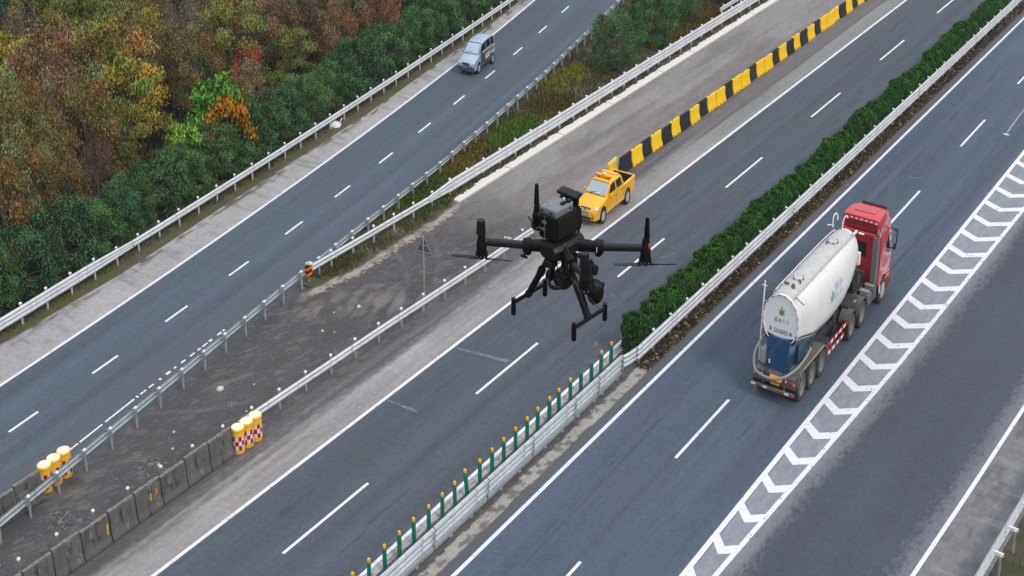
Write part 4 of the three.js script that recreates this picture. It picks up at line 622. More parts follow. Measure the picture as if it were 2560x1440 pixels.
const stroke = (x, pts, w, col) => { x.strokeStyle = col; x.lineWidth = w; x.lineCap = 'round'; x.beginPath(); pts.forEach((p, i) => i ? x.lineTo(...p) : x.moveTo(...p)); x.stroke(); };
// four dense brush characters like those on the tank
const GLY = [[[1, 1, 9, 1], [1, 1, 1, 5], [5, 0, 6, 5], [3, 3, 4, 5], [9, 0, 7, 5], [1, 6, 9, 6], [2, 6, 2, 9], [5, 6, 5, 9], [8, 6, 8, 9], [0, 9, 10, 9]], [[3, 0, 3, 10], [0, 3, 5, 3], [3, 4, 0, 8], [7, 0, 7, 10], [5, 3, 10, 3], [7, 4, 5, 8], [7, 4, 10, 8]], [[1, 1, 2, 2], [0, 4, 1, 5], [1, 9, 3, 6], [5, 0, 3, 4], [4, 2, 9, 2], [4, 4, 8, 4], [4, 6, 8, 6], [8, 6, 9, 10]], [[2, 1, 9, 1], [5, 0, 3, 4], [3, 4, 9, 4], [6, 2, 6, 10], [1, 7, 10, 7]]];
const glyph = (x, i, px, py, s, w, col) => { for (const [a, b, c, d] of GLY[i % 4]) stroke(x, [[px + a * s / 10, py + b * s / 10], [px + c * s / 10, py + d * s / 10]], w, col); };
const leafLogo = (x, cx, cy, s, cols) => { [-62, -32, -2, 28, 58].forEach((d, i) => { x.save(); x.translate(cx, cy); x.rotate(d * Math.PI / 180); x.fillStyle = cols[i % cols.length]; x.beginPath(); const l = s * (i === 2 ? 1.1 : i % 4 === 0 ? 0.62 : 0.9); x.moveTo(0, 0); x.quadraticCurveTo(s * 0.24, -l * 0.6, 0, -l); x.quadraticCurveTo(-s * 0.24, -l * 0.6, 0, 0); x.fill(); x.restore(); }); };

{ /* tanker lorry going away */
  const T = thing('tanker_truck', 'articulated lorry with red cab and white and blue bulk powder tank', 'truck', [-19.7, 53.0], 0.0066);
  const grime = colourMap(4, 4, 512, 512, (u, v, c) => { const a = fbm(u * 2.2, v * 0.5, 4), b = fbm(u * 6, v * 1.2 + 8, 3), k = 1 - 0.06 * sm(0.5, 0.75, a) - 0.06 * sm(0.58, 0.8, b) - 0.05 * vn(u * 40, v * 40); c[0] = 0.92 * k; c[1] = 0.915 * k; c[2] = 0.90 * k; }); grime.repeat.set(0.25, 0.25);
  const white = phys(1, 1, 1, 0.36, { map: grime, clearcoat: 0.6, clearcoatRoughness: 0.2 }), blue = phys(0.008, 0.068, 0.165, 0.35, { clearcoat: 0.5 }), teal = phys(0.02, 0.075, 0.10, 0.45);
  const red = phys(0.6, 0.022, 0.034, 0.3, { clearcoat: 1, clearcoatRoughness: 0.06, ior: 1.7 }), redD = phys(0.26, 0.012, 0.018, 0.5);
  // tank outline: [f, middle height, radius]
  const TS = [[0.6, 3.02, 1.0], [0.75, 3.02, 1.0], [1.6, 2.94, 1.09], [2.8, 2.83, 1.19], [4.2, 2.79, 1.24], [5.6, 2.79, 1.24], [7.0, 2.83, 1.2], [8.2, 2.95, 1.08], [9.0, 3.08, 0.94], [9.5, 3.18, 0.8], [9.8, 3.24, 0.6], [9.92, 3.3, 0.3], [9.98, 3.3, 0.03]];
  const cv = new THREE.CatmullRomCurve3(TS.map((p) => new V3(...p)), false, 'catmullrom', 0.35), ts = cv.getPoints(70).map((p) => [p.x, p.y, Math.max(0.01, p.z)]);
  const atF = (f) => { let i = 0; while (i < ts.length - 2 && f > ts[i + 1][0]) i++; const t = clamp((f - ts[i][0]) / (ts[i + 1][0] - ts[i][0] || 1), 0, 1); return [ts[i][1] + (ts[i + 1][1] - ts[i][1]) * t, ts[i][2] + (ts[i + 1][2] - ts[i][2]) * t]; };
  const yb = (f) => 2.42 - 0.42 * sm(0.6, 3.2, f) - 0.22 * sm(2.8, 6, f);
  const cx = (p) => Math.sin(p) < 0 ? Math.sign(Math.cos(p)) * Math.pow(Math.abs(Math.cos(p)), 0.55) : Math.cos(p);   // flatter flanks below the middle
  const skin = (lo, hi, off = 0, f0 = 0, f1 = 99, n = 40) => { const pos = [], idx = [], L = ts.filter(([f]) => f >= f0 && f <= f1); L.forEach(([f, c, r]) => { const a = lo(f, c, r), b = hi(f, c, r); for (let j = 0; j <= n; j++) { const p = a + (b - a) * j / n; pos.push((r + off) * cx(p), c + (r + off) * Math.sin(p), -f); } }); for (let i = 0; i + 1 < L.length; i++) for (let j = 0; j < n; j++) { const a = i * (n + 1) + j, b = a + n + 1; idx.push(a, a + 1, b, b, a + 1, b + 1); } return fromArrays(pos, idx, 0.9); };
  const ph = (f, c, r) => Math.asin(clamp((yb(f) - c) / r, -0.985, 0.2));
  const tank = part('tank', skin(ph, (f, c, r) => Math.PI - ph(f, c, r)), white, T);
  part('tank_underside', skin((f, c, r) => Math.PI - ph(f, c, r), (f, c, r) => 2 * Math.PI + ph(f, c, r)), teal, T);
  for (const sgn of [0, 1]) { const A = (d) => (f, c, r) => { const y = ph(f, c, r) + d; return sgn ? Math.PI - y : y; }; part('white_trim', skin(A(-0.06), A(0.0), 0.012, 0.7, 6.6, 3), whiteTape, tank); const sc = []; for (let f = 0.9; f < 6.4; f += 0.17) { const [c, r] = atF(f), y = ph(f, c, r) + 0.055, a = sgn ? Math.PI - y : y, g = rbox(0.02, 0.09, 0.11, 0.006, 0, 0, 0); g.rotateZ(a); g.translate((r + 0.014) * cx(a), c + (r + 0.008) * Math.sin(a), -f); sc.push(g); } part('scalloped_trim', sc, black, tank); }
  // rear disc with emblem, lettering and taped rim
  const dt = canvas(512, 512, (x) => { x.fillStyle = '#e9ecec'; x.fillRect(0, 0, 512, 512); x.fillStyle = '#123f63'; x.beginPath(); x.moveTo(0, 395); x.quadraticCurveTo(140, 425, 256, 428); x.quadraticCurveTo(372, 425, 512, 395); x.lineTo(512, 512); x.lineTo(0, 512); x.fill(); leafLogo(x, 262, 205, 88, ['#8fae45', '#4d9a55', '#2f8a5a', '#3f9a60', '#b9a445']); for (let i = 0; i < 4; i++) glyph(x, i, 160 + i * 56, 236, 44, i < 2 ? 6 : 5, i < 2 ? '#6d7276' : '#8fa6bd'); x.fillStyle = '#4a5158'; x.font = 'bold 62px sans-serif'; x.textAlign = 'center'; glyph(x, 3, 86, 345, 42, 7, '#4a5158'); x.fillText('SU0805', 262, 390); glyph(x, 1, 388, 345, 40, 7, '#4a5158'); });
  { const g = new THREE.CircleGeometry(0.97, 48); g.translate(0, 3.02, -0.62); part('rear_disc', g, new THREE.MeshPhysicalMaterial({ map: dt, roughness: 0.35 }), T); }
  { const g = new THREE.TorusGeometry(0.985, 0.03, 8, 64); g.translate(0, 3.02, -0.6); const ring = part('rim_ring', boxUV(g.index ? g.toNonIndexed() : g), white, T); const w = [], q = []; for (let k = 0; k < 34; k++) { const a = k / 34 * 6.283 - 1.57, b = rbox(0.1, 0.035, 0.02, 0.004, 0, 0, 0); b.rotateZ(a + Math.PI / 2); b.translate(0.985 * Math.cos(a), 3.02 + 0.985 * Math.sin(a), -0.568); (k % 2 ? w : q).push(b); } part('red_tape', q, redTape, ring); part('white_tape', w, whiteTape, ring); }
  { // emblem on the right flank
    const tx = canvas(512, 512, (x) => { x.clearRect(0, 0, 512, 512); leafLogo(x, 110, 330, 200, ['#b4d4c2', '#8cc2a8', '#62b08d', '#94c6b2', '#c0d9c6']); for (let i = 0; i < 4; i++) glyph(x, i, 210 + (i % 2) * 150, 70 + (i >> 1) * 170, 118, 15, i % 2 ? '#b4cfe6' : '#a9c8e0'); stroke(x, [[120, 430], [470, 430]], 10, '#c2d6e6'); });
    const pos = [], uv = [], idx = [], n = 14; for (let i = 0; i <= n; i++) for (let j = 0; j <= n; j++) { const f = 4.3 + 2.0 * i / n, [c, r] = atF(f), p = -0.42 + 0.95 * j / n; pos.push((r + 0.008) * cx(p), c + (r + 0.008) * Math.sin(p), -f); uv.push(i / n, j / n); } for (let i = 0; i < n; i++) for (let j = 0; j < n; j++) { const a = i * (n + 1) + j, b = a + n + 1; idx.push(a, b, a + 1, b, b + 1, a + 1); }
    const m = new THREE.MeshStandardMaterial({ map: tx, alphaTest: 0.4, roughness: 0.5 }); part('side_emblem', fromArrays(pos, idx, 0.9, uv), m, tank);
  }
  // dusty walkway, hatches and rails on top
  const dust = colourMap(2, 2, 128, 128, (u, v, c) => { const k = 0.75 + 0.3 * fbm(u * 3, v * 3, 3) + 0.1 * vn(u * 30, v * 30); c[0] = 0.56 * k; c[1] = 0.56 * k; c[2] = 0.555 * k; }); dust.repeat.set(0.5, 0.5); const dustM = new THREE.MeshStandardMaterial({ map: dust, roughness: 0.8 });
  const deck = part('walkway', skin((f, c, r) => 1.5708 - Math.min(1.0, 0.62 / Math.max(r, 0.62)), (f, c, r) => 1.5708 + Math.min(1.0, 0.62 / Math.max(r, 0.62)), 0.014, 0.75, 9.3, 14), dustM, T);
  for (const f of [2.6, 7.4]) { const [c, r] = atF(f), y = c + r; const h = new THREE.Group(); h.name = 'hatch'; h.position.set(0.02, y * VS, -f); T.add(h); part('lid', [lathe([[0.27, -0.02], [0.27, 0.06], [0.24, 0.085], [0.001, 0.11]], 24)], dustM, h); const bl = []; for (let k = 0; k < 6; k++) bl.push(rbox(0.05, 0.07, 0.07, 0.01, 0.29 * Math.cos(k * 1.047), 0.05, 0.29 * Math.sin(k * 1.047))); part('clamp', bl, dusty, h); }
  { const [c, r] = atF(1.5); part('valve', [cyl(0.09, 0.1, 0.16, 0.18, c + r + 0.06, -1.55), cyl(0.05, 0.05, 0.26, -0.25, c + r + 0.05, -1.7, 0, 1.57), cyl(0.04, 0.04, 0.14, -0.2, c + r + 0.06, -7.0), cyl(0.045, 0.05, 0.12, 0.3, c + r + 0.05, -2.2)], dusty, T); }
  for (const sx of [-1, 1]) { const pts = []; for (let f = 0.85; f <= 9.3; f += 0.6) { const [c, r] = atF(f), p = 1.5708 - sx * Math.min(1.0, 0.62 / Math.max(r, 0.62)); pts.push([(r + 0.02) * Math.cos(p), c + (r + 0.02) * Math.sin(p) + 0.09, -f]); } const gs = [tube(pts, 0.022, 60, 7)]; pts.forEach(([x, y, z], i) => { if (i % 2 === 0) gs.push(rod([x, y - 0.14, z], [x, y, z], 0.016, 0.016, 6)); }); part('walkway_rail', gs, sx < 0 ? white : dustM, T); }
  part('front_hook', [tube([[-0.62, 4.05, -9.0], [-0.66, 4.45, -9.1], [-0.6, 4.55, -9.3], [-0.5, 4.45, -9.35], [-0.5, 4.3, -9.3]], 0.035, 20, 7), tube([[-0.2, 3.95, -9.4], [-0.2, 4.3, -9.5], [-0.1, 4.45, -9.6], [0.02, 4.4, -9.6]], 0.035, 20, 7), rod([-0.95, 4.1, -9.0], [-0.6, 4.15, -9.05], 0.03, 0.03, 6)], white, T);
  part('front_bracket', [rbox(0.1, 0.1, 0.5, 0.02, 0.62, 4.0, -9.25), rbox(0.32, 0.06, 0.08, 0.015, 0.9, 3.95, -9.5), rbox(0.34, 0.5, 0.24, 0.02, 0.62, 2.75, -9.95)], white, T);
  part('rear_bracket', [rod([0.62, 3.93, -0.95], [1.15, 3.82, -0.75], 0.025, 0.025, 6), rod([-1.15, 3.95, -0.75], [-0.5, 3.97, -0.95], 0.03, 0.03, 6)], dusty, T);
  part('ladder', [rod([-1.13, 2.2, -0.72], [-1.06, 4.3, -0.72], 0.045, 0.04, 8), rod([-1.2, 4.12, -0.72], [-0.95, 4.12, -0.72], 0.03, 0.03, 6), rod([-1.13, 1.2, -0.72], [-1.13, 2.2, -0.72], 0.035, 0.035, 7), ...[2.5, 2.85, 3.2, 3.55].map((y) => rod([-1.1, y, -0.72], [-0.9, y, -0.72], 0.014, 0.014, 5))], white, T);
  // blue discharge hopper under the disc
  part('hopper', [loft([[0.45, [[0.5, 1.12], [0.56, 1.2], [0.62, 1.9], [0.66, 2.25], [0.5, 2.4]]], [1.2, [[0.55, 1.08], [0.62, 1.15], [0.78, 1.8], [0.85, 2.2], [0.6, 2.3]]], [3.4, [[0.5, 1.12], [0.6, 1.2], [0.9, 1.7], [0.95, 1.95], [0.6, 2.0]]]], 0.5)], blue, T);
  part('hopper_frame', [rbox(1.06, 0.05, 0.03, 0.01, 0, 2.0, -0.44), rbox(0.05, 0.85, 0.03, 0.01, 0.55, 1.6, -0.44, 0, 0, 0.07), rbox(0.05, 0.85, 0.03, 0.01, -0.55, 1.6, -0.44, 0, 0, -0.07), rbox(0.04, 0.7, 0.9, 0.01, 0.86, 1.7, -1.6), rbox(0.04, 0.5, 0.05, 0.01, 0.93, 1.6, -2.4), rbox(0.04, 0.5, 0.05, 0.01, 0.93, 1.6, -2.9)], teal, T);
  part('white_latch', rbox(0.08, 0.16, 0.03, 0.02, -0.42, 1.42, -0.42), whiteTape, T);
  part('air_canister', [rbox(0.36, 0.62, 0.5, 0.08, -0.83, 1.5, -0.75)], mat(0.33, 0.34, 0.33, 0.6), T);
  part('hose', tube([[-0.95, 2.2, -0.85], [-1.12, 1.95, -0.6], [-1.25, 1.55, -0.3], [-1.05, 1.12, -0.02], [-0.5, 0.98, 0.08], [0.1, 1.0, 0.08], [0.6, 1.12, -0.1], [0.98, 1.3, -0.7], [1.08, 1.42, -1.6], [1.0, 1.5, -2.6]], 0.062, 60, 9), mat(0.28, 0.285, 0.29, 0.6), T);
  // running gear
  part('frame_rail', [rbox(0.14, 0.3, 6.8, 0.02, 0.5, 1.0, -3.5), rbox(0.14, 0.3, 6.8, 0.02, -0.5, 1.0, -3.5), rbox(0.12, 0.26, 7.6, 0.02, 0.42, 0.92, -10.6), rbox(0.12, 0.26, 7.6, 0.02, -0.42, 0.92, -10.6), rbox(0.9, 0.2, 0.16, 0.02, 0, 1.0, -2.2), rbox(0.9, 0.2, 0.16, 0.02, 0, 1.0, -4.6), rbox(1.9, 0.1, 1.5, 0.02, 0, 1.28, -8.9), rbox(1.0, 0.42, 1.7, 0.05, 0, 1.55, -8.2), rbox(0.3, 0.5, 0.3, 0.03, 0.75, 1.6, -6.2), rbox(0.3, 0.5, 0.3, 0.03, -0.75, 1.6, -6.2)], chassisM, T);
  part('landing_leg', [rbox(0.14, 0.8, 0.14, 0.02, 0.82, 0.9, -6.35), rbox(0.14, 0.8, 0.14, 0.02, -0.82, 0.9, -6.35), rbox(0.3, 0.04, 0.3, 0.01, 0.82, 0.48, -6.35), rbox(0.3, 0.04, 0.3, 0.01, -0.82, 0.48, -6.35)], chassisM, T);
  part('axle', [1.1, 2.45, 3.8, 8.2, 9.85, 13.13].map((f) => cyl(0.09, 0.09, 2.0, 0, 0.54, -f, 0, Math.PI / 2, 10)), chassisM, T);
  const dual = {}, front = {}, rimG = mat(0.2, 0.195, 0.185, 0.7), rimL = mat(0.4, 0.4, 0.4, 0.55);
  for (const sx of [-1, 1]) { dual[sx] = wheelGeo(0.54, 0.27, sx, 0.13, true); front[sx] = wheelGeo(0.54, 0.3, sx, -0.04, false); for (const f of [1.1, 2.45, 3.8, 8.2, 9.85]) wheel(T, dual[sx], [sx * 1.1, 0.54, -f], rubberDusty, rimG); wheel(T, front[sx], [sx * 1.1, 0.54, -13.13], rubberDusty, rimL); }
  for (const sx of [-1, 1]) { // long trailer mudguard
    const sh = new THREE.Shape(); sh.moveTo(0.45, 0.72); sh.lineTo(0.62, 1.0); sh.quadraticCurveTo(0.8, 1.2, 1.2, 1.22); sh.lineTo(3.7, 1.24); sh.quadraticCurveTo(4.35, 1.22, 4.5, 0.85); sh.lineTo(4.44, 0.83); sh.quadraticCurveTo(4.3, 1.17, 3.7, 1.19); sh.lineTo(1.2, 1.17); sh.quadraticCurveTo(0.85, 1.15, 0.68, 0.98); sh.lineTo(0.5, 0.7); sh.closePath();
    const g = new THREE.ExtrudeGeometry(sh, { depth: 0.66, bevelEnabled: true, bevelSize: 0.015, bevelThickness: 0.015, bevelSegments: 1, curveSegments: 10 }); g.rotateY(Math.PI / 2); g.translate(sx > 0 ? 0.6 : -1.26, 0, 0); part('mudguard', boxUV(g.index ? g.toNonIndexed() : g), dusty, T);
    part('mudguard_edge', [rbox(0.05, 0.05, 2.7, 0.015, sx * 1.27, 1.24, -2.45), rbox(0.05, 0.04, 0.5, 0.012, sx * 1.27, 1.08, -0.78, -0.75)], mat(0.34, 0.33, 0.31, 0.7), T);
    for (const f of [8.2, 9.85]) { const q = new THREE.CylinderGeometry(0.68, 0.68, 0.62, 24, 1, true, 0.55, Math.PI - 0.95); q.rotateY(0); q.rotateZ(Math.PI / 2); q.rotateX(Math.PI / 2 - Math.PI / 2); const pts = []; const arc = []; for (let k = 0; k <= 14; k++) { const a = 0.25 + (Math.PI - 0.5) * k / 14; arc.push([f - 0.68 * Math.cos(a), 0.56 + 0.68 * Math.sin(a)]); } const s2 = new THREE.Shape(arc.map((p) => new V2(...p)).concat(arc.slice().reverse().map(([a, b]) => new V2(f + (a - f) * 0.96, 0.56 + (b - 0.56) * 0.96)))); const e = new THREE.ExtrudeGeometry(s2, { depth: 0.64, bevelEnabled: false }); e.rotateY(Math.PI / 2); e.translate(sx > 0 ? 0.63 : -1.27, 0, 0); part('drive_mudguard', boxUV(e.index ? e.toNonIndexed() : e), mat(0.115, 0.115, 0.118, 0.65), T); }
    part('mud_flap', [rbox(0.62, 0.5, 0.02, 0.008, sx * 0.95, 0.62, -7.5), rbox(0.62, 0.42, 0.02, 0.008, sx * 0.95, 0.55, -0.35)], rubber, T); part('flap_lamp', rbox(0.3, 0.14, 0.05, 0.02, sx * 1.0, 0.98, -7.46), lampRed, T);
    const guard = part('side_guard', [rbox(0.05, 0.14, 2.5, 0.015, sx * 1.2, 0.62, -5.85), rbox(0.05, 0.14, 2.5, 0.015, sx * 1.2, 0.98, -5.85), rbox(0.05, 0.6, 0.08, 0.01, sx * 1.18, 0.8, -5.2), rbox(0.05, 0.6, 0.08, 0.01, sx * 1.18, 0.8, -6.8), rbox(0.05, 0.55, 0.1, 0.01, sx * 1.18, 0.78, -4.7)], redTape, T);
    for (const [y, o] of [[0.62, 0], [0.98, 0.3]]) for (let k = 0; k < 4; k++) part('white_tape', rbox(0.012, 0.13, 0.32, 0.004, sx * 1.23, y, -4.85 - o - k * 0.62), whiteTape, guard);
  }
  // tail
  const tail = part('tail_beam', [rbox(2.46, 0.36, 0.08, 0.02, 0, 0.88, -0.2), rbox(2.3, 0.1, 0.5, 0.02, 0, 1.06, -0.4), rbox(0.1, 0.45, 0.1, 0.02, 0.6, 0.72, -0.2), rbox(0.1, 0.45, 0.1, 0.02, -0.6, 0.72, -0.2)], mat(0.1, 0.1, 0.1, 0.7), T);
  for (const sx of [-1, 1]) { part('tail_lamp', rbox(0.34, 0.14, 0.05, 0.02, sx * 0.92, 0.92, -0.14), lampRed, tail); part('indicator', rbox(0.1, 0.12, 0.05, 0.02, sx * 1.13, 0.92, -0.138), lampAmber, tail); part('white_marker', rbox(0.06, 0.12, 0.02, 0.006, sx * 0.68, 0.96, -0.145), whiteTape, tail); }
  const bump = part('bumper', [rbox(2.46, 0.14, 0.12, 0.03, 0, 0.53, -0.05)], mat(0.13, 0.125, 0.12, 0.7), T);
  [-1.08, -0.78, -0.42, 0.5, 0.82, 1.1].forEach((x, i) => part(i % 2 ? 'red_tape' : 'white_tape', rbox(0.24, 0.08, 0.015, 0.004, x, 0.54, 0.015), i % 2 ? redTape : whiteTape, bump));
  part('orange_board', rbox(0.72, 0.05, 0.26, 0.01, 0.16, 1.0, -0.02, 0.5), mat(0.75, 0.24, 0.01, 0.5), T);
  { const tx = canvas(256, 96, (x) => { x.fillStyle = '#e0a31a'; x.fillRect(0, 0, 256, 96); glyph(x, 0, 14, 18, 54, 6, '#3a2a0a'); x.fillStyle = '#3a2a0a'; x.font = 'bold 60px sans-serif'; x.fillText('SU08', 78, 70); }); const g = new THREE.PlaneGeometry(0.5, 0.24); g.translate(0.1, 0.82, -0.1); part('number_plate', g, new THREE.MeshStandardMaterial({ map: tx, roughness: 0.5 }), tail); part('plate_holder', rbox(0.56, 0.3, 0.05, 0.01, 0.1, 0.82, -0.135), black, tail); }
  // tractor
  const CS = [[12.3, [[1.0, 0.85], [1.2, 1.0], [1.24, 1.9], [1.2, 2.9], [1.1, 3.12], [0.9, 3.2]]], [12.5, [[1.05, 0.8], [1.23, 0.95], [1.26, 1.9], [1.22, 2.95], [1.12, 3.18], [0.9, 3.25]]], [14.0, [[1.05, 0.75], [1.23, 0.9], [1.25, 1.9], [1.18, 2.95], [1.08, 3.18], [0.9, 3.25]]], [14.4, [[1.0, 0.5], [1.2, 0.65], [1.22, 1.8], [1.1, 2.75], [1.0, 3.0], [0.85, 3.08]]], [14.55, [[0.95, 0.5], [1.14, 0.7], [1.14, 1.7], [1.02, 2.5], [0.9, 2.7], [0.75, 2.8]]]];
  const arch = (f, r) => cyl(r, r, 3.2, 0, 0.54, -f, 0, Math.PI / 2, 28);
  const cab = part('cab', [cut(loft(CS, 0.6, 2), [arch(13.13, 0.7)])], red, T);
  const DS = [[11.98, [[1.12, 3.05], [1.17, 3.14], [1.15, 3.55], [1.08, 3.74], [0.9, 3.78]]], [12.2, [[1.14, 3.05], [1.19, 3.14], [1.16, 3.6], [1.08, 3.8], [0.9, 3.84]]], [13.2, [[1.12, 3.05], [1.17, 3.16], [1.12, 3.62], [1.02, 3.82], [0.85, 3.86]]], [14.0, [[1.05, 3.1], [1.1, 3.2], [1.02, 3.5], [0.92, 3.66], [0.75, 3.7]]], [14.4, [[0.95, 3.0], [1.0, 3.05], [0.92, 3.15], [0.82, 3.22], [0.7, 3.25]]]];
  const roof = part('roof_deflector', [cut(loft(DS, 0.6, 2), [rbox(2.02, 0.46, 0.3, 0.08, 0, 3.36, -11.93)])], red, T);
  part('rear_recess', [rbox(1.98, 0.42, 0.02, 0.005, 0, 3.36, -12.07), rbox(1.5, 0.07, 0.06, 0.02, 0.05, 3.3, -12.04)], redD, roof);
  for (let k = 0; k < 7; k++) part('white_tape', rbox(0.16, 0.055, 0.012, 0.003, -0.9 + k * 0.3, 3.66 - (k === 0 || k === 6 ? 0.02 : 0), -11.973), whiteTape, roof);
  for (const sx of [-1, 1]) part('white_tape', rbox(0.045, 0.2, 0.012, 0.003, sx * 1.09, 3.34, -11.973), whiteTape, roof);
  part('visor', [rbox(1.5, 0.1, 0.12, 0.03, 0, 3.7, -14.1, 0.5)], black, roof); part('roof_panel', [rbox(1.3, 0.012, 0.9, 0.005, 0, 3.865, -12.9), rbox(0.7, 0.012, 0.5, 0.005, 0, 3.872, -12.95)], red, roof);
  part('rear_wall_rib', [...[-0.75, -0.3, 0.15, 0.5].map((x) => rbox(0.05, 1.9, 0.03, 0.01, x, 2.05, -12.29)), ...[1.3, 1.6, 1.9, 2.2].map((y) => rbox(0.34, 0.03, 0.03, 0.01, 0.5, y, -12.285)), rbox(2.2, 0.16, 0.16, 0.04, 0, 2.95, -12.25)], red, cab);
  part('rear_window', rbox(0.62, 0.62, 0.03, 0.02, 0.02, 2.35, -12.28), black, cab);
  part('side_fairing', [rbox(0.36, 2.0, 0.5, 0.06, 0.96, 2.1, -12.2), rbox(0.36, 2.0, 0.5, 0.06, -0.96, 2.1, -12.2)], mat(0.16, 0.163, 0.168, 0.55), T);
  part('windscreen', plate([[-1.0, 1.95, -14.57], [1.0, 1.95, -14.57], [0.9, 2.72, -14.53], [-0.9, 2.72, -14.53]]), glassDark, cab);
  for (const sx of [-1, 1]) {
    part('side_window', patch(CS, 13.15, 14.1, 2.1, 2.85, sx), glassDark, cab); part('door_seam', [patch(CS, 13.06, 13.09, 1.6, 3.0, sx, 0.004)], black, cab);
    part('side_stripe', [patch(CS, 13.2, 14.0, 1.25, 1.36, sx, 0.006, [0, 0.35, 0, 0.1]), patch(CS, 13.2, 14.1, 1.05, 1.14, sx, 0.006, [0, 0.3, 0, 0]), patch(CS, 12.8, 13.5, 1.62, 1.7, sx, 0.006, [0, 0.3, 0, 0.3]), patch(CS, 12.62, 12.78, 1.85, 1.97, sx, 0.006), patch(CS, 12.66, 12.7, 2.1, 2.6, sx, 0.006)], mat(0.62, 0.42, 0.4, 0.5), cab);
    const mr = part('mirror', [rbox(0.16, 0.62, 0.24, 0.05, sx * 1.46, 2.62, -14.12), rbox(0.14, 0.26, 0.2, 0.05, sx * 1.44, 2.18, -14.12), rod([sx * 1.2, 2.95, -14.05], [sx * 1.46, 2.9, -14.12], 0.03, 0.03, 6), rod([sx * 1.2, 2.1, -14.05], [sx * 1.44, 2.1, -14.12], 0.03, 0.03, 6)], black, cab); part('mirror_glass', rbox(0.12, 0.5, 0.01, 0.004, sx * 1.46, 2.62, -13.995), chrome, mr);
    part('step', [rbox(0.25, 0.06, 0.5, 0.02, sx * 1.16, 0.5, -13.95), rbox(0.2, 0.5, 0.9, 0.04, sx * 1.1, 0.62, -14.1)], redD, cab); part('white_marker', rbox(0.02, 0.34, 0.16, 0.01, sx * 1.26, 0.78, -12.48), whiteTape, cab);
    const fm = mat(0.3, 0.305, 0.31, 0.5); part(sx > 0 ? 'fuel_tank' : 'battery_box', [rbox(0.62, 0.55, 0.72, 0.1, sx * 0.92, 0.78, -11.05)], mat(0.12, 0.12, 0.125, 0.6), T); part('tool_box', [rbox(0.6, 0.5, 0.55, 0.04, sx * 0.92, 0.8, -11.8), rbox(0.3, 0.72, 0.2, 0.05, sx * 1.0, 0.95, -12.15)], mat(0.1, 0.1, 0.1, 0.6), T); part('deck_plate', [rbox(0.56, 0.03, 0.34, 0.008, sx * 0.86, 1.09, -11.85), rbox(0.56, 0.03, 0.4, 0.008, sx * 0.86, 1.09, -11.05), rbox(0.5, 0.03, 0.3, 0.008, sx * 0.8, 1.3, -9.05)], fm, T);
  }
  part('chassis_clutter', [rbox(0.7, 0.5, 0.5, 0.06, 0, 1.2, -11.6), cyl(0.16, 0.16, 0.9, 0.25, 1.25, -11.0, 1.57), rbox(0.9, 0.3, 0.3, 0.05, 0, 1.4, -12.0), tube([[0.3, 1.6, -10.1], [0.35, 2.1, -10.6], [0.4, 2.2, -11.3], [0.3, 1.9, -12.1]], 0.03, 20, 6), tube([[0.15, 1.6, -10.1], [0.1, 2.0, -10.7], [0.15, 2.1, -11.3], [0.1, 1.8, -12.1]], 0.025, 20, 6), rbox(0.16, 0.8, 0.16, 0.03, 0.55, 1.7, -10.35)], chassisM, T);
  part('fifth_wheel', [rbox(0.9, 0.1, 0.9, 0.1, 0, 1.25, -9.0), rbox(1.6, 0.4, 0.3, 0.05, 0, 1.75, -9.4)], black, T);
}

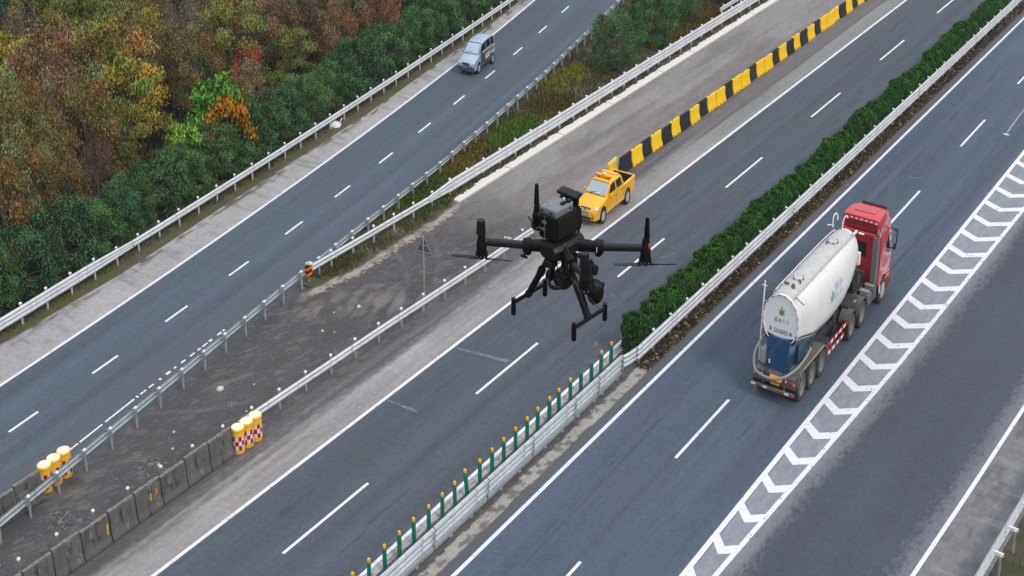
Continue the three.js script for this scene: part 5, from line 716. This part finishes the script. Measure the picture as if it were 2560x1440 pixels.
{ /* orange works pickup coming towards the camera */
  const T = thing('pickup_truck', 'orange yellow double cab works pickup with light bar, parked beside the striped barriers', 'pickup truck', [-38.36, 64.3], 0.024);
  const org = phys(0.95, 0.49, 0.004, 0.36, { clearcoat: 0.6, clearcoatRoughness: 0.15 });
  const B = [[0, [[0.55, 0.32], [0.7, 0.36], [0.74, 0.5], [0.72, 0.66], [0.62, 0.72]]], [0.12, [[0.7, 0.28], [0.82, 0.34], [0.86, 0.5], [0.84, 0.74], [0.7, 0.82]]], [0.3, [[0.72, 0.28], [0.87, 0.34], [0.89, 0.55], [0.86, 0.85], [0.7, 0.93]]], [0.9, [[0.74, 0.3], [0.88, 0.35], [0.9, 0.62], [0.87, 0.95], [0.7, 1.03]]], [1.45, [[0.74, 0.32], [0.88, 0.36], [0.9, 0.66], [0.87, 1.03], [0.72, 1.1]]], [3.9, [[0.74, 0.34], [0.88, 0.38], [0.91, 0.7], [0.88, 1.06], [0.78, 1.1]]], [5.2, [[0.74, 0.42], [0.87, 0.45], [0.9, 0.72], [0.87, 1.1], [0.82, 1.14]]], [5.42, [[0.7, 0.5], [0.82, 0.52], [0.85, 0.74], [0.84, 1.1], [0.8, 1.14]]]];
  const arc = (f, r) => cyl(r, r, 0.5, 0.8, 0.4, -f, 0, Math.PI / 2, 24), arl = (f, r) => cyl(r, r, 0.5, -0.8, 0.4, -f, 0, Math.PI / 2, 24);
  const body = part('body', cut(loft(B, 0.6, 2), [arc(0.93, 0.43), arl(0.93, 0.43), arc(4.28, 0.43), arl(4.28, 0.43), box(1.5, 0.7, 1.38, 0, 0.98, -4.62)]), org, T);
  part('cargo_bed', [box(1.5, 0.02, 1.38, 0, 0.645, -4.62), box(0.02, 0.46, 1.36, 0.738, 0.88, -4.62), box(0.02, 0.46, 1.36, -0.738, 0.88, -4.62), box(1.46, 0.46, 0.02, 0, 0.88, -3.95), box(1.46, 0.46, 0.02, 0, 0.88, -5.29)], mat(0.02, 0.02, 0.021, 0.8), T);
  const C = [[1.38, [[0.86, 1.02], [0.8, 1.09], [0.76, 1.1], [0.6, 1.1]]], [2.15, [[0.88, 1.04], [0.85, 1.12], [0.71, 1.52], [0.58, 1.57]]], [2.5, [[0.88, 1.04], [0.86, 1.12], [0.71, 1.57], [0.58, 1.63]]], [3.45, [[0.88, 1.04], [0.86, 1.12], [0.71, 1.56], [0.58, 1.62]]], [3.7, [[0.87, 1.04], [0.85, 1.12], [0.7, 1.5], [0.56, 1.56]]], [3.88, [[0.86, 1.04], [0.84, 1.08], [0.76, 1.12], [0.6, 1.13]]]];
  const cab = part('cab', loft(C, 0.6, 2), org, T);
  part('windscreen', plate([[-0.72, 1.13, -1.425], [0.72, 1.13, -1.425], [0.6, 1.545, -2.1], [-0.6, 1.545, -2.1]]), glassSky, cab); part('papers', [rbox(0.4, 0.01, 0.1, 0.003, 0.28, 1.165, -1.46, 0.55)], whiteTape, cab);
  part('windscreen_frame', [rod([-0.74, 1.12, -1.4], [0.74, 1.12, -1.4], 0.02, 0.02, 6), rod([-0.62, 1.555, -2.1], [0.62, 1.555, -2.1], 0.018, 0.018, 6)], black, cab); part('wiper', [rod([-0.5, 1.14, -1.38], [-0.05, 1.2, -1.5], 0.012, 0.01, 5), rod([0.05, 1.14, -1.38], [0.5, 1.2, -1.5], 0.012, 0.01, 5)], black, cab);
  part('rear_window', plate([[0.6, 1.17, -3.86], [-0.6, 1.17, -3.86], [-0.52, 1.47, -3.73], [0.52, 1.47, -3.73]]), glassDark, cab);
  for (const sx of [-1, 1]) {
    part('side_window', patch(C, 2.02, 2.66, 1.12, 1.92, sx, 0.006, [-0.28, 0.1, 0, 0]), glassDark, cab); part('side_window', patch(C, 2.8, 3.52, 1.12, 1.92, sx, 0.006, [0, 0, 0.06, -0.06]), glassDark, cab);
    part('door_seam', [patch(B, 2.72, 2.735, 1.2, 3.0, sx, 0.004), patch(B, 1.5, 1.515, 1.2, 3.0, sx, 0.004), patch(B, 3.62, 3.635, 1.6, 3.0, sx, 0.004), patch(B, 3.86, 3.88, 1.2, 3.0, sx, 0.004)], black, body);
    part('door_handle', [rbox(0.03, 0.035, 0.16, 0.012, sx * 0.915, 0.93, -2.6), rbox(0.03, 0.035, 0.16, 0.012, sx * 0.915, 0.95, -3.5)], black, body);
    const mr = part('mirror', [rbox(0.2, 0.16, 0.1, 0.04, sx * 0.99, 1.14, -1.72), rod([sx * 0.82, 1.08, -1.74], [sx * 0.95, 1.1, -1.72], 0.025, 0.025, 6)], org, cab); part('mirror_glass', rbox(0.16, 0.12, 0.012, 0.005, sx * 0.99, 1.14, -1.776), chrome, mr);
    part('headlamp', [rbox(0.2, 0.2, 0.34, 0.06, sx * 0.72, 0.8, -0.22, 0.25, sx * 0.5, 0)], lampClear, body); part('fog_lamp', cyl(0.075, 0.06, 0.05, sx * 0.6, 0.46, 0.0, Math.PI / 2, 0, 16), mat(0.25, 0.12, 0.03, 0.4), body); part('tail_lamp', rbox(0.06, 0.3, 0.08, 0.02, sx * 0.83, 0.92, -5.4), lampRed, body);
    const wg = wheelGeo(0.375, 0.24, sx, 0.03, false), al = mat(0.62, 0.63, 0.64, 0.35, { metalness: 0.5 }); for (const f of [0.93, 4.28]) wheel(T, wg, [sx * 0.79, 0.375, -f], rubber, al);
  }
  part('wheel_well', [0.93, 4.28].map((f) => box(1.3, 0.5, 0.8, 0, 0.55, -f)), black, T);
  const gr = part('grille', [rbox(0.7, 0.16, 0.05, 0.03, 0, 0.78, -0.1, -0.35), rbox(0.95, 0.12, 0.05, 0.03, 0, 0.4, 0.0)], black, body); part('chrome_bar', [rbox(0.62, 0.07, 0.03, 0.01, 0, 0.79, -0.06, -0.35), rbox(0.78, 0.03, 0.05, 0.01, 0, 0.865, -0.14)], chrome, gr); part('badge', cyl(0.06, 0.06, 0.02, 0, 0.79, -0.03, Math.PI / 2 - 0.35, 0, 14), mat(0.3, 0.05, 0.05, 0.3), gr);
  { const tx = canvas(256, 80, (x) => { x.fillStyle = '#3f86b8'; x.fillRect(0, 0, 256, 80); x.strokeStyle = '#dfe8ee'; x.lineWidth = 4; x.strokeRect(5, 5, 246, 70); glyph(x, 3, 16, 18, 44, 5, '#e8f0f5'); x.fillStyle = '#e8f0f5'; x.font = 'bold 50px sans-serif'; x.fillText('B 6', 76, 58); glyph(x, 1, 190, 18, 44, 5, '#e8f0f5'); }); const g = new THREE.PlaneGeometry(0.46, 0.15); g.translate(0, 0.58, 0.018); part('number_plate', g, new THREE.MeshStandardMaterial({ map: tx, roughness: 0.5 }), body); part('plate_holder', rbox(0.5, 0.18, 0.05, 0.01, 0, 0.58, -0.012), black, body); }
  const lb = part('light_bar', [rbox(1.16, 0.1, 0.26, 0.04, 0, 1.73, -2.5), rbox(0.26, 0.07, 0.2, 0.03, 0, 1.79, -2.5)], mat(0.88, 0.42, 0.03, 0.35), T); for (const sx of [-1, 1]) part('amber_lens', rbox(0.24, 0.09, 0.28, 0.04, sx * 0.46, 1.725, -2.47), phys(0.75, 0.16, 0.02, 0.25), lb); part('bar_foot', [rbox(0.05, 0.06, 0.2, 0.01, 0.4, 1.655, -2.5), rbox(0.05, 0.06, 0.2, 0.01, -0.4, 1.655, -2.5)], black, lb); part('white_panel', rbox(0.24, 0.02, 0.2, 0.01, 0.06, 1.832, -2.5), whiteTape, lb);
  part('roof_hump', [rbox(1.2, 0.09, 0.3, 0.04, 0, 1.64, -3.35)], mat(0.85, 0.46, 0.14, 0.4), T);
}

{ /* silver blue van */
  const T = thing('minivan', 'silver blue minivan with coloured lettering on its dark side, driving down the slip road', 'van', [-60.72, 81.35], 0.155);
  const sil = phys(0.40, 0.53, 0.65, 0.34, { metalness: 0.35, clearcoat: 0.7, clearcoatRoughness: 0.15 }), grey = mat(0.075, 0.08, 0.085, 0.6);
  const B = [[0, [[0.5, 0.34], [0.62, 0.4], [0.66, 0.55], [0.6, 0.66], [0.5, 0.68]]], [0.12, [[0.66, 0.24], [0.77, 0.3], [0.79, 0.55], [0.76, 0.74], [0.6, 0.8]]], [0.4, [[0.68, 0.24], [0.81, 0.3], [0.83, 0.6], [0.79, 0.86], [0.62, 0.93]]], [1.0, [[0.7, 0.26], [0.82, 0.32], [0.84, 0.66], [0.81, 1.0], [0.66, 1.08]]], [2.0, [[0.7, 0.28], [0.82, 0.33], [0.84, 0.68], [0.82, 1.04], [0.74, 1.1]]], [3.8, [[0.7, 0.3], [0.82, 0.36], [0.84, 0.7], [0.82, 1.06], [0.74, 1.12]]], [4.05, [[0.66, 0.34], [0.77, 0.4], [0.79, 0.72], [0.77, 1.06], [0.7, 1.12]]]];
  const ar = (f) => [cyl(0.37, 0.37, 0.5, 0.74, 0.34, -f, 0, Math.PI / 2, 24), cyl(0.37, 0.37, 0.5, -0.74, 0.34, -f, 0, Math.PI / 2, 24)];
  const body = part('body', cut(loft(B, 0.6, 2), [...ar(0.88), ...ar(3.5)]), sil, T);
  const C = [[0.92, [[0.8, 1.0], [0.74, 1.05], [0.7, 1.07], [0.55, 1.08]]], [1.72, [[0.81, 1.02], [0.79, 1.1], [0.66, 1.54], [0.52, 1.6]]], [2.3, [[0.82, 1.03], [0.8, 1.12], [0.67, 1.62], [0.52, 1.69]]], [3.2, [[0.82, 1.03], [0.8, 1.12], [0.67, 1.64], [0.52, 1.71]]], [3.8, [[0.81, 1.04], [0.79, 1.12], [0.65, 1.6], [0.5, 1.67]]], [4.03, [[0.77, 1.04], [0.75, 1.12], [0.62, 1.5], [0.48, 1.56]]]];
  const cab = part('cabin', loft(C, 0.6, 2), sil, T);
  part('windscreen', plate([[-0.68, 1.1, -0.98], [0.68, 1.1, -0.98], [0.57, 1.57, -1.68], [-0.57, 1.57, -1.68]]), phys(0.5, 0.56, 0.6, 0.15, { metalness: 0.75 }), cab);
  part('windscreen_frame', [rod([-0.68, 1.09, -0.95], [0.68, 1.09, -0.95], 0.022, 0.022, 6), rod([-0.58, 1.58, -1.68], [0.58, 1.58, -1.68], 0.025, 0.025, 6), rod([-0.69, 1.1, -0.97], [-0.585, 1.58, -1.68], 0.014, 0.014, 5), rod([0.69, 1.1, -0.97], [0.585, 1.58, -1.68], 0.014, 0.014, 5)], black, cab);
  part('wiper', [rod([-0.45, 1.12, -0.94], [0.1, 1.19, -1.06], 0.012, 0.01, 5)], black, cab);
  for (const sx of [-1, 1]) {
    [[1.5, 2.3, -0.35, 0.12, 0, 0], [2.38, 3.1, 0, 0, 0, 0], [3.18, 3.84, 0, 0, 0.06, -0.02]].forEach(([a, b, t0, t1, t2, t3]) => part('side_window', patch(C, a, b, 1.12, 1.92, sx, 0.006, [t0, t1, t2, t3]), glassDark, cab));
    part('door_seam', [patch(B, 1.32, 1.335, 1.2, 3.0, sx, 0.004), patch(B, 2.33, 2.345, 1.0, 3.0, sx, 0.004), patch(B, 3.32, 3.335, 1.8, 3.0, sx, 0.004)], black, body); part('sill', patch(B, 1.28, 3.1, 1.02, 1.3, sx, 0.008), grey, body);
    part('door_handle', [rbox(0.03, 0.035, 0.15, 0.012, sx * 0.845, 0.93, -2.2), rbox(0.03, 0.035, 0.15, 0.012, sx * 0.845, 0.93, -2.5)], grey, body);
    const mr = part('mirror', [rbox(0.18, 0.14, 0.1, 0.04, sx * 0.93, 1.12, -1.3)], sx > 0 ? grey : sil, cab); part('mirror_glass', rbox(0.14, 0.1, 0.012, 0.004, sx * 0.93, 1.12, -1.357), chrome, mr);
    part('headlamp', rbox(0.24, 0.16, 0.3, 0.06, sx * 0.64, 0.72, -0.2, 0.25, sx * 0.45, 0), lampClear, body); part('fog_lamp', cyl(0.055, 0.05, 0.04, sx * 0.5, 0.4, -0.03, Math.PI / 2, 0, 12), mat(0.3, 0.3, 0.3, 0.3), body); part('tail_lamp', rbox(0.05, 0.34, 0.07, 0.02, sx * 0.77, 0.95, -4.02), lampRed, body);
    const wg = wheelGeo(0.32, 0.2, sx, 0.03, false), al = mat(0.55, 0.56, 0.57, 0.35, { metalness: 0.5 }); for (const f of [0.88, 3.5]) wheel(T, wg, [sx * 0.735, 0.32, -f], rubber, al);
  }
  { const tx = canvas(256, 128, (x) => { x.fillStyle = '#434a55'; x.fillRect(0, 0, 256, 128); x.fillStyle = '#d9d3d2'; x.beginPath(); x.moveTo(6, 40); x.lineTo(112, 24); x.lineTo(112, 104); x.lineTo(10, 118); x.fill(); glyph(x, 0, 26, 48, 34, 6, '#8a8686'); glyph(x, 2, 68, 44, 34, 6, '#8a8686'); x.fillStyle = '#cf5a5f'; x.beginPath(); x.moveTo(112, 24); x.lineTo(160, 16); x.lineTo(150, 70); x.lineTo(112, 104); x.fill(); x.fillStyle = '#7ed7b4'; x.beginPath(); x.moveTo(156, 44); x.lineTo(220, 8); x.lineTo(250, 20); x.lineTo(240, 90); x.lineTo(150, 96); x.fill(); x.fillStyle = '#0f7a66'; x.beginPath(); x.moveTo(160, 16); x.lineTo(222, 0); x.lineTo(250, 0); x.lineTo(206, 40); x.lineTo(158, 46); x.fill(); x.fillStyle = '#a9cdf0'; x.fillRect(226, 30, 24, 40); }); const g = patch(B, 2.0, 3.9, 1.62, 3.0, 1, 0.007); part('side_lettering', g, new THREE.MeshStandardMaterial({ map: tx, roughness: 0.45 }), body); part('dark_wrap', [patch(B, 1.2, 2.0, 1.62, 3.0, 1, 0.006), patch(B, 1.32, 3.05, 1.2, 1.62, 1, 0.006)], mat(0.055, 0.065, 0.085, 0.45), body); }
  part('wheel_well', [0.88, 3.5].map((f) => box(1.2, 0.4, 0.7, 0, 0.48, -f)), black, T);
  part('grille', [rbox(0.72, 0.11, 0.06, 0.03, 0, 0.69, -0.03, -0.2)], black, body); part('lower_bumper', [rbox(1.3, 0.28, 0.1, 0.05, 0, 0.42, -0.01), rbox(0.3, 0.26, 0.3, 0.08, 0.62, 0.42, -0.14, 0, 0.5), rbox(0.3, 0.26, 0.3, 0.08, -0.62, 0.42, -0.14, 0, -0.5)], grey, body);
  { const tx = canvas(256, 96, (x) => { x.fillStyle = '#0d4fc0'; x.fillRect(0, 0, 256, 96); glyph(x, 1, 14, 22, 50, 7, '#dfe9ff'); x.fillStyle = '#dfe9ff'; x.font = 'bold 58px sans-serif'; x.fillText('A', 74, 70); x.fillText('85', 136, 70); }); const g = new THREE.PlaneGeometry(0.46, 0.17); g.translate(0, 0.53, 0.062); part('number_plate', g, new THREE.MeshStandardMaterial({ map: tx, roughness: 0.5 }), body); part('plate_holder', rbox(0.5, 0.2, 0.04, 0.01, 0, 0.53, 0.035), black, body); }
  part('roof_rib', [-0.36, 0, 0.36].map((x) => rbox(0.05, 0.014, 1.5, 0.005, x, 1.7, -2.75)), sil, cab);
}

/* ---------- the drone in the air, seven metres from the camera ---------- */
{
  const T = thing('drone', 'black quadcopter drone hovering above the road with two landing skids and tall antennas', 'drone', [1.940, -2.327, 41.033], -0.122);
  const plas = phys(0.011, 0.0115, 0.0135, 0.45, { clearcoat: 0.1, specularIntensity: 0.6 }), plasD = phys(0.006, 0.0062, 0.0075, 0.5, { specularIntensity: 0.6 }), carbon = phys(0.014, 0.016, 0.018, 0.4, { clearcoat: 0.3, specularIntensity: 0.7 }), greyP = phys(0.17, 0.20, 0.22, 0.45, { clearcoat: 0.2 }), metal = mat(0.5, 0.5, 0.5, 0.35, { metalness: 0.8 }), whiteP = mat(0.8, 0.8, 0.8, 0.5), lens = phys(0.01, 0.01, 0.02, 0.05, { clearcoat: 1 });
  // hull carrying the arms
  part('hull', [loft([[-0.13, [[0.035, -0.022], [0.052, -0.012], [0.052, 0.012], [0.035, 0.024]]], [-0.08, [[0.05, -0.03], [0.07, -0.016], [0.07, 0.016], [0.05, 0.03]]], [0.06, [[0.05, -0.03], [0.07, -0.016], [0.07, 0.016], [0.05, 0.03]]], [0.12, [[0.03, -0.026], [0.05, -0.014], [0.05, 0.01], [0.03, 0.022]]]], 0.5), rbox(0.05, 0.03, 0.06, 0.008, 0, -0.045, 0.1)], plas, T);
  // battery block
  const bat = part('battery_block', [rbox(0.124, 0.096, 0.19, 0.012, -0.01, 0.08, -0.005, 0, 0, 0, 3)], plasD, T);
  bat.position.x = -0.03;
  part('panel_seam', [rbox(0.002, 0.084, 0.003, 0.0008, -0.028, 0.08, 0.0905), rbox(0.05, 0.003, 0.002, 0.0008, -0.05, 0.07, 0.0905), rbox(0.003, 0.075, 0.15, 0.001, 0.0525, 0.08, -0.005), cyl(0.006, 0.006, 0.003, -0.036, 0.07, 0.091, Math.PI / 2, 0, 12)], greyP, bat);
  part('side_panel', [rbox(0.006, 0.08, 0.2, 0.003, 0.056, 0.08, -0.02), rbox(0.012, 0.105, 0.012, 0.004, 0.056, 0.08, -0.1)], plas, bat);
  const lid = part('battery_top', [rbox(0.122, 0.026, 0.15, 0.009, -0.012, 0.141, 0.012, 0, 0, 0, 3), rbox(0.115, 0.006, 0.14, 0.003, -0.012, 0.1255, 0.012)], greyP, T);
  lid.position.x = -0.03;
  part('latch', [rbox(0.02, 0.01, 0.034, 0.003, 0.018, 0.1575, -0.01), rbox(0.022, 0.01, 0.03, 0.003, 0.024, 0.158, -0.05), rbox(0.014, 0.008, 0.004, 0.001, -0.05, 0.14, 0.088), rbox(0.014, 0.008, 0.004, 0.001, 0.012, 0.14, 0.088), rbox(0.004, 0.008, 0.014, 0.001, 0.049, 0.14, -0.03)], plasD, lid);
  part('button', [cyl(0.006, 0.006, 0.006, -0.055, 0.156, 0.03), cyl(0.006, 0.006, 0.006, -0.025, 0.156, 0.05)], metal, lid);
  part('front_shoulder', [rbox(0.1, 0.05, 0.07, 0.015, -0.035, 0.06, -0.12, 0.25)], plas, T);
  // gadget on top: a bracket holding a small lamp head
  const tp = part('top_payload', [rbox(0.012, 0.06, 0.012, 0.003, -0.055, 0.19, -0.115, 0.12), rbox(0.012, 0.07, 0.012, 0.003, 0.055, 0.185, -0.115), rbox(0.14, 0.014, 0.055, 0.005, 0, 0.224, -0.115, 0.15), rbox(0.05, 0.014, 0.066, 0.005, 0.0, 0.158, -0.11), rbox(0.1, 0.05, 0.012, 0.004, 0, 0.2, -0.135)], plas, T);
  tp.position.set(-0.055, -0.028 * VS, 0); tp.scale.set(1, 0.85, 1);
  part('lamp_head', [cyl(0.02, 0.026, 0.05, -0.012, 0.2, -0.105, 1.2, 0, 18), cyl(0.017, 0.022, 0.045, 0.028, 0.195, -0.105, 1.3, 0, 18), rbox(0.03, 0.03, 0.03, 0.006, -0.04, 0.185, -0.1)], plasD, tp);
  part('bright_screw', [ball(0.007, -0.008, 0.205, -0.078, 1.3, 0.8, 0.8, 10), ball(0.0055, 0.042, 0.2, -0.083, 1, 1.4, 0.8, 10), ball(0.0055, -0.035, 0.182, -0.06, 0.9, 1.5, 0.8, 10)], whiteP, tp);
  part('cable', [tube([[-0.055, 0.19, -0.1], [-0.075, 0.185, -0.09], [-0.075, 0.172, -0.07], [-0.055, 0.172, -0.05]], 0.004, 16, 6)], plasD, tp);
  // arms and motors
  const M = [[-0.387, 0.224, 'rtk'], [0.272, 0.215, 'rtk'], [-0.318, -0.224, 'blade'], [0.387, -0.224, 'blade']].map(([x, z, k]) => [x * Math.cos(0.122) + z * Math.sin(0.122), z * Math.cos(0.122) - x * Math.sin(0.122), k]);
  M.forEach(([x, z, kind], i) => {
    const sx = Math.sign(x), sz = Math.sign(z), r0 = [sx * 0.045, -0.002, sz * 0.05], j = [sx * 0.15, -0.005, sz * 0.12], e = [x * 0.985, 0.0, z * 0.985];
    const arm = part('arm', [rod(j, e, 0.0165, 0.015, 16)], carbon, T);
    part('arm_joint', [rod(r0, j, 0.026, 0.022, 16), rod([j[0] - sx * 0.012, j[1], j[2] - sz * 0.008], [j[0] + sx * 0.022, j[1], j[2] + sz * 0.015], 0.03, 0.027, 18), rbox(0.03, 0.02, 0.03, 0.006, j[0], j[1] - 0.026, j[2])], plasD, arm);
    part('white_tick', [rod([j[0] + sx * 0.01, j[1] - 0.012, j[2] + 0.029], [j[0] + sx * 0.01, j[1] + 0.008, j[2] + 0.0295], 0.0022, 0.0022, 6)], whiteP, arm);
    const mo = part('motor', [cyl(0.0285, 0.0285, 0.034, x, -0.026, z, 0, 0, 26), cyl(0.0345, 0.0345, 0.016, x, -0.048, z, 0, 0, 26), cyl(0.025, 0.03, 0.016, x, -0.002, z, 0, 0, 26), cyl(0.019, 0.023, 0.03, x, 0.02, z, 0, 0, 20)], plasD, T);
    part('vent', [0, 1, 2, 3, 4].map((k) => rbox(0.005, 0.006, 0.004, 0.001, x + 0.0345 * Math.cos(0.4 + k * 0.6), -0.05, z + 0.0345 * Math.sin(0.4 + k * 0.6))), metal, mo);
    if (kind === 'rtk') part('antenna', [cyl(0.0225, 0.027, 0.046, x - 0.004, 0.056, z, 0, 0, 26), cyl(0.021, 0.0225, 0.005, x - 0.004, 0.0815, z, 0, 0, 26), cyl(0.017, 0.019, 0.014, x - 0.002, 0.03, z, 0, 0, 18)], i ? plas : plas, mo);
    else { const bl = part('antenna', [loft([[-0.006, [[0.013, 0], [0.015, 0.03], [0.009, 0.095], [0.007, 0.099]]], [0.006, [[0.013, 0], [0.015, 0.03], [0.009, 0.095], [0.007, 0.099]]]], 0.6).translate(x + sx * 0.006, 0.02, z)], plasD, mo); if (sx > 0) part('red_light', ball(0.009, x + 0.024, 0.012, z, 0.8, 1.2, 1, 12), phys(0.75, 0.04, 0.05, 0.3), mo); }
    // a two bladed propeller at rest under the motor
    const a = Math.atan2(z, x) + [0.12, -0.1, 0.05, -0.08][i], bl = [], n = 8; const pos = [], idx = []; for (const s of [1, -1]) { const b = pos.length / 3; for (let k = 0; k <= n; k++) { const t = k / n, l = 0.02 + 0.15 * t, c = 0.0065 * (t < 0.25 ? 0.5 + 2 * t : 1.1 - 0.75 * (t - 0.25)), pt = 0.012 * (1 - t * 0.6); for (const [q, h] of [[-c, -pt * 0.4], [c, pt * 0.4], [c * 0.9, pt * 0.4 - 0.0025], [-c * 0.9, -pt * 0.4 - 0.0025]]) pos.push(s * (l * Math.cos(a)) - q * s * Math.sin(a) + x, -0.064 + h, s * (l * Math.sin(a)) + q * s * Math.cos(a) + z); } for (let k = 0; k < n; k++) for (let m = 0; m < 4; m++) { const p = b + k * 4 + m, q = b + k * 4 + (m + 1) % 4; idx.push(p, q, p + 4, q, q + 4, p + 4); } }
    part('propeller', [fromArrays(pos, idx, 0.6), cyl(0.014, 0.012, 0.012, x, -0.062, z, 0, 0, 16)], carbon, mo);
  });
  { // white print on the left arm
    const tx = canvas(256, 64, (x) => { x.clearRect(0, 0, 256, 64); x.fillStyle = '#f4f4f4'; x.font = 'bold 58px sans-serif'; x.fillText('F/TIX', 30, 54); });
    const g = new THREE.PlaneGeometry(0.075, 0.015); g.rotateX(-0.85); g.rotateY(0.42); g.translate(-0.25, 0.012, 0.164); part('lettering', g, new THREE.MeshStandardMaterial({ map: tx, alphaTest: 0.4, roughness: 0.5 }), T);
  }
  part('belly_antenna', [rod([-0.17, -0.02, 0.12], [-0.172, -0.05, 0.125], 0.008, 0.006, 8), rbox(0.04, 0.008, 0.012, 0.003, -0.174, -0.054, 0.125, 0, 0.4, -0.2)], plasD, T);
  part('screw', [-1, 1].flatMap((a) => [-1, 1].map((b) => cyl(0.003, 0.003, 0.002, a * 0.052, 0.03, b * 0.05, 0, 0, 8))), metal, T);
  part('status_label', [rbox(0.03, 0.012, 0.001, 0.0004, -0.06, 0.098, 0.0912), rbox(0.001, 0.01, 0.04, 0.0004, 0.0232, 0.1, 0.04)], greyP, T);
  part('wiring', [tube([[0.02, -0.02, 0.05], [0.05, -0.06, 0.06], [0.04, -0.09, 0.03], [0.02, -0.1, 0.0]], 0.0035, 20, 6), tube([[-0.03, -0.02, -0.05], [-0.06, -0.07, -0.02], [-0.03, -0.1, 0.01]], 0.003, 20, 6), tube([[0.1, -0.01, 0.0], [0.14, -0.05, -0.02], [0.17, -0.03, -0.03], [0.19, -0.05, -0.03]], 0.0035, 20, 6)], plasD, T);
  part('sensor', [cyl(0.009, 0.009, 0.004, -0.03, 0.0, 0.121, Math.PI / 2, 0, 14), cyl(0.009, 0.009, 0.004, 0.0, 0.0, 0.121, Math.PI / 2, 0, 14)], lens, T);
  // landing gear
  for (const sx of [-1, 1]) {
    const L = 0.0, zc = sx > 0 ? 0.02 : 0.04, X = 0.207 * sx + L, top = [sx * 0.075 + L * 0.8, -0.03, sx > 0 ? 0.05 : 0.0], kn = [sx * 0.13 + L, -0.128, 0.03], bot = [X - sx * 0.004, -0.23, zc + 0.01];
    const leg = part('landing_leg', [rod(top, kn, 0.0135, 0.0135, 14), rod(kn, bot, sx > 0 ? 0.021 : 0.0165, sx > 0 ? 0.019 : 0.0165, 14), rbox(0.034, 0.04, 0.036, 0.006, kn[0], kn[1], kn[2], 0, 0, sx * 0.55), rbox(0.03, 0.022, 0.04, 0.006, bot[0], bot[1], bot[2], 0, 0, sx * 0.5)], sx > 0 ? plas : plasD, T);
    part('skid', [rod([X, -0.233, zc - 0.135], [X, -0.233, zc + 0.135], 0.0085, 0.0085, 12)], plasD, leg);
    for (const q of [-1, 1]) part('foot', [cyl(0.0135, 0.0135, 0.052, X, -0.251, zc + q * 0.135, 0, 0, 16), ball(0.0135, X, -0.277, zc + q * 0.135, 1, 0.6, 1, 14), cyl(0.012, 0.0105, 0.012, X, -0.221, zc + q * 0.135, 0, 0, 16)], plasD, leg);
  }
  // camera on its gimbal
  const gim = part('gimbal', [rod([-0.028, -0.04, 0.02], [-0.052, -0.13, 0.035], 0.013, 0.015, 12), rbox(0.06, 0.02, 0.06, 0.008, -0.02, -0.045, 0.01), cyl(0.02, 0.02, 0.03, -0.06, -0.142, 0.04, 0, 1.57, 18), cyl(0.016, 0.016, 0.026, 0.062, -0.14, 0.03, 0, 1.57, 18), tube([[-0.055, -0.15, 0.05], [-0.03, -0.165, 0.075], [0.02, -0.165, 0.07], [0.055, -0.15, 0.045]], 0.009, 20, 8)], plas, T);
  gim.position.set(0.0, 0.018 * VS, 0);
  part('camera', [rbox(0.1, 0.056, 0.08, 0.018, 0.02, -0.138, 0.018, 0, 0, 0, 3), ball(0.045, 0.02, -0.15, 0.024, 1.15, 0.7, 1, 22)], plasD, gim); part('lens', [cyl(0.018, 0.02, 0.014, 0.012, -0.15, -0.026, Math.PI / 2, 0, 20)], lens, gim);
  // loudspeaker horn hanging on the right
  const sp = part('speaker_bracket', [rod([0.1, -0.02, -0.01], [0.175, -0.035, -0.02], 0.009, 0.009, 10), rod([0.175, -0.035, -0.02], [0.2, -0.1, 0.0], 0.01, 0.012, 10), rod([0.16, -0.03, -0.04], [0.19, -0.06, -0.045], 0.006, 0.006, 8), cyl(0.02, 0.02, 0.022, 0.195, -0.06, -0.03, 0, 1.57, 16), rod([0.14, -0.03, 0.02], [0.19, -0.045, -0.04], 0.004, 0.004, 6)], plas, T);
  { const g = new THREE.LatheGeometry([[0.001, 0.055], [0.02, 0.055], [0.026, 0.04], [0.042, 0.018], [0.058, -0.012], [0.064, -0.024], [0.066, -0.034], [0.06, -0.036], [0.04, -0.012], [0.001, -0.004]].map((p) => new V2(...p)), 32); g.scale(0.8, 0.8, 0.8); g.rotateZ(1.05); g.rotateY(0.25); g.translate(0.215, -0.128, -0.01); part('speaker_horn', [boxUV(g.index ? g.toNonIndexed() : g), ball(0.05, 0.222, -0.132, -0.005, 0.95, 0.95, 0.95, 24)], plasD, sp); }
  part('belly_pod', [cyl(0.028, 0.024, 0.06, 0.05, -0.06, -0.02, 0, 0, 20), rbox(0.05, 0.03, 0.07, 0.008, 0.06, -0.05, 0.03)], plasD, T);
}

renderer.render(scene, camera);
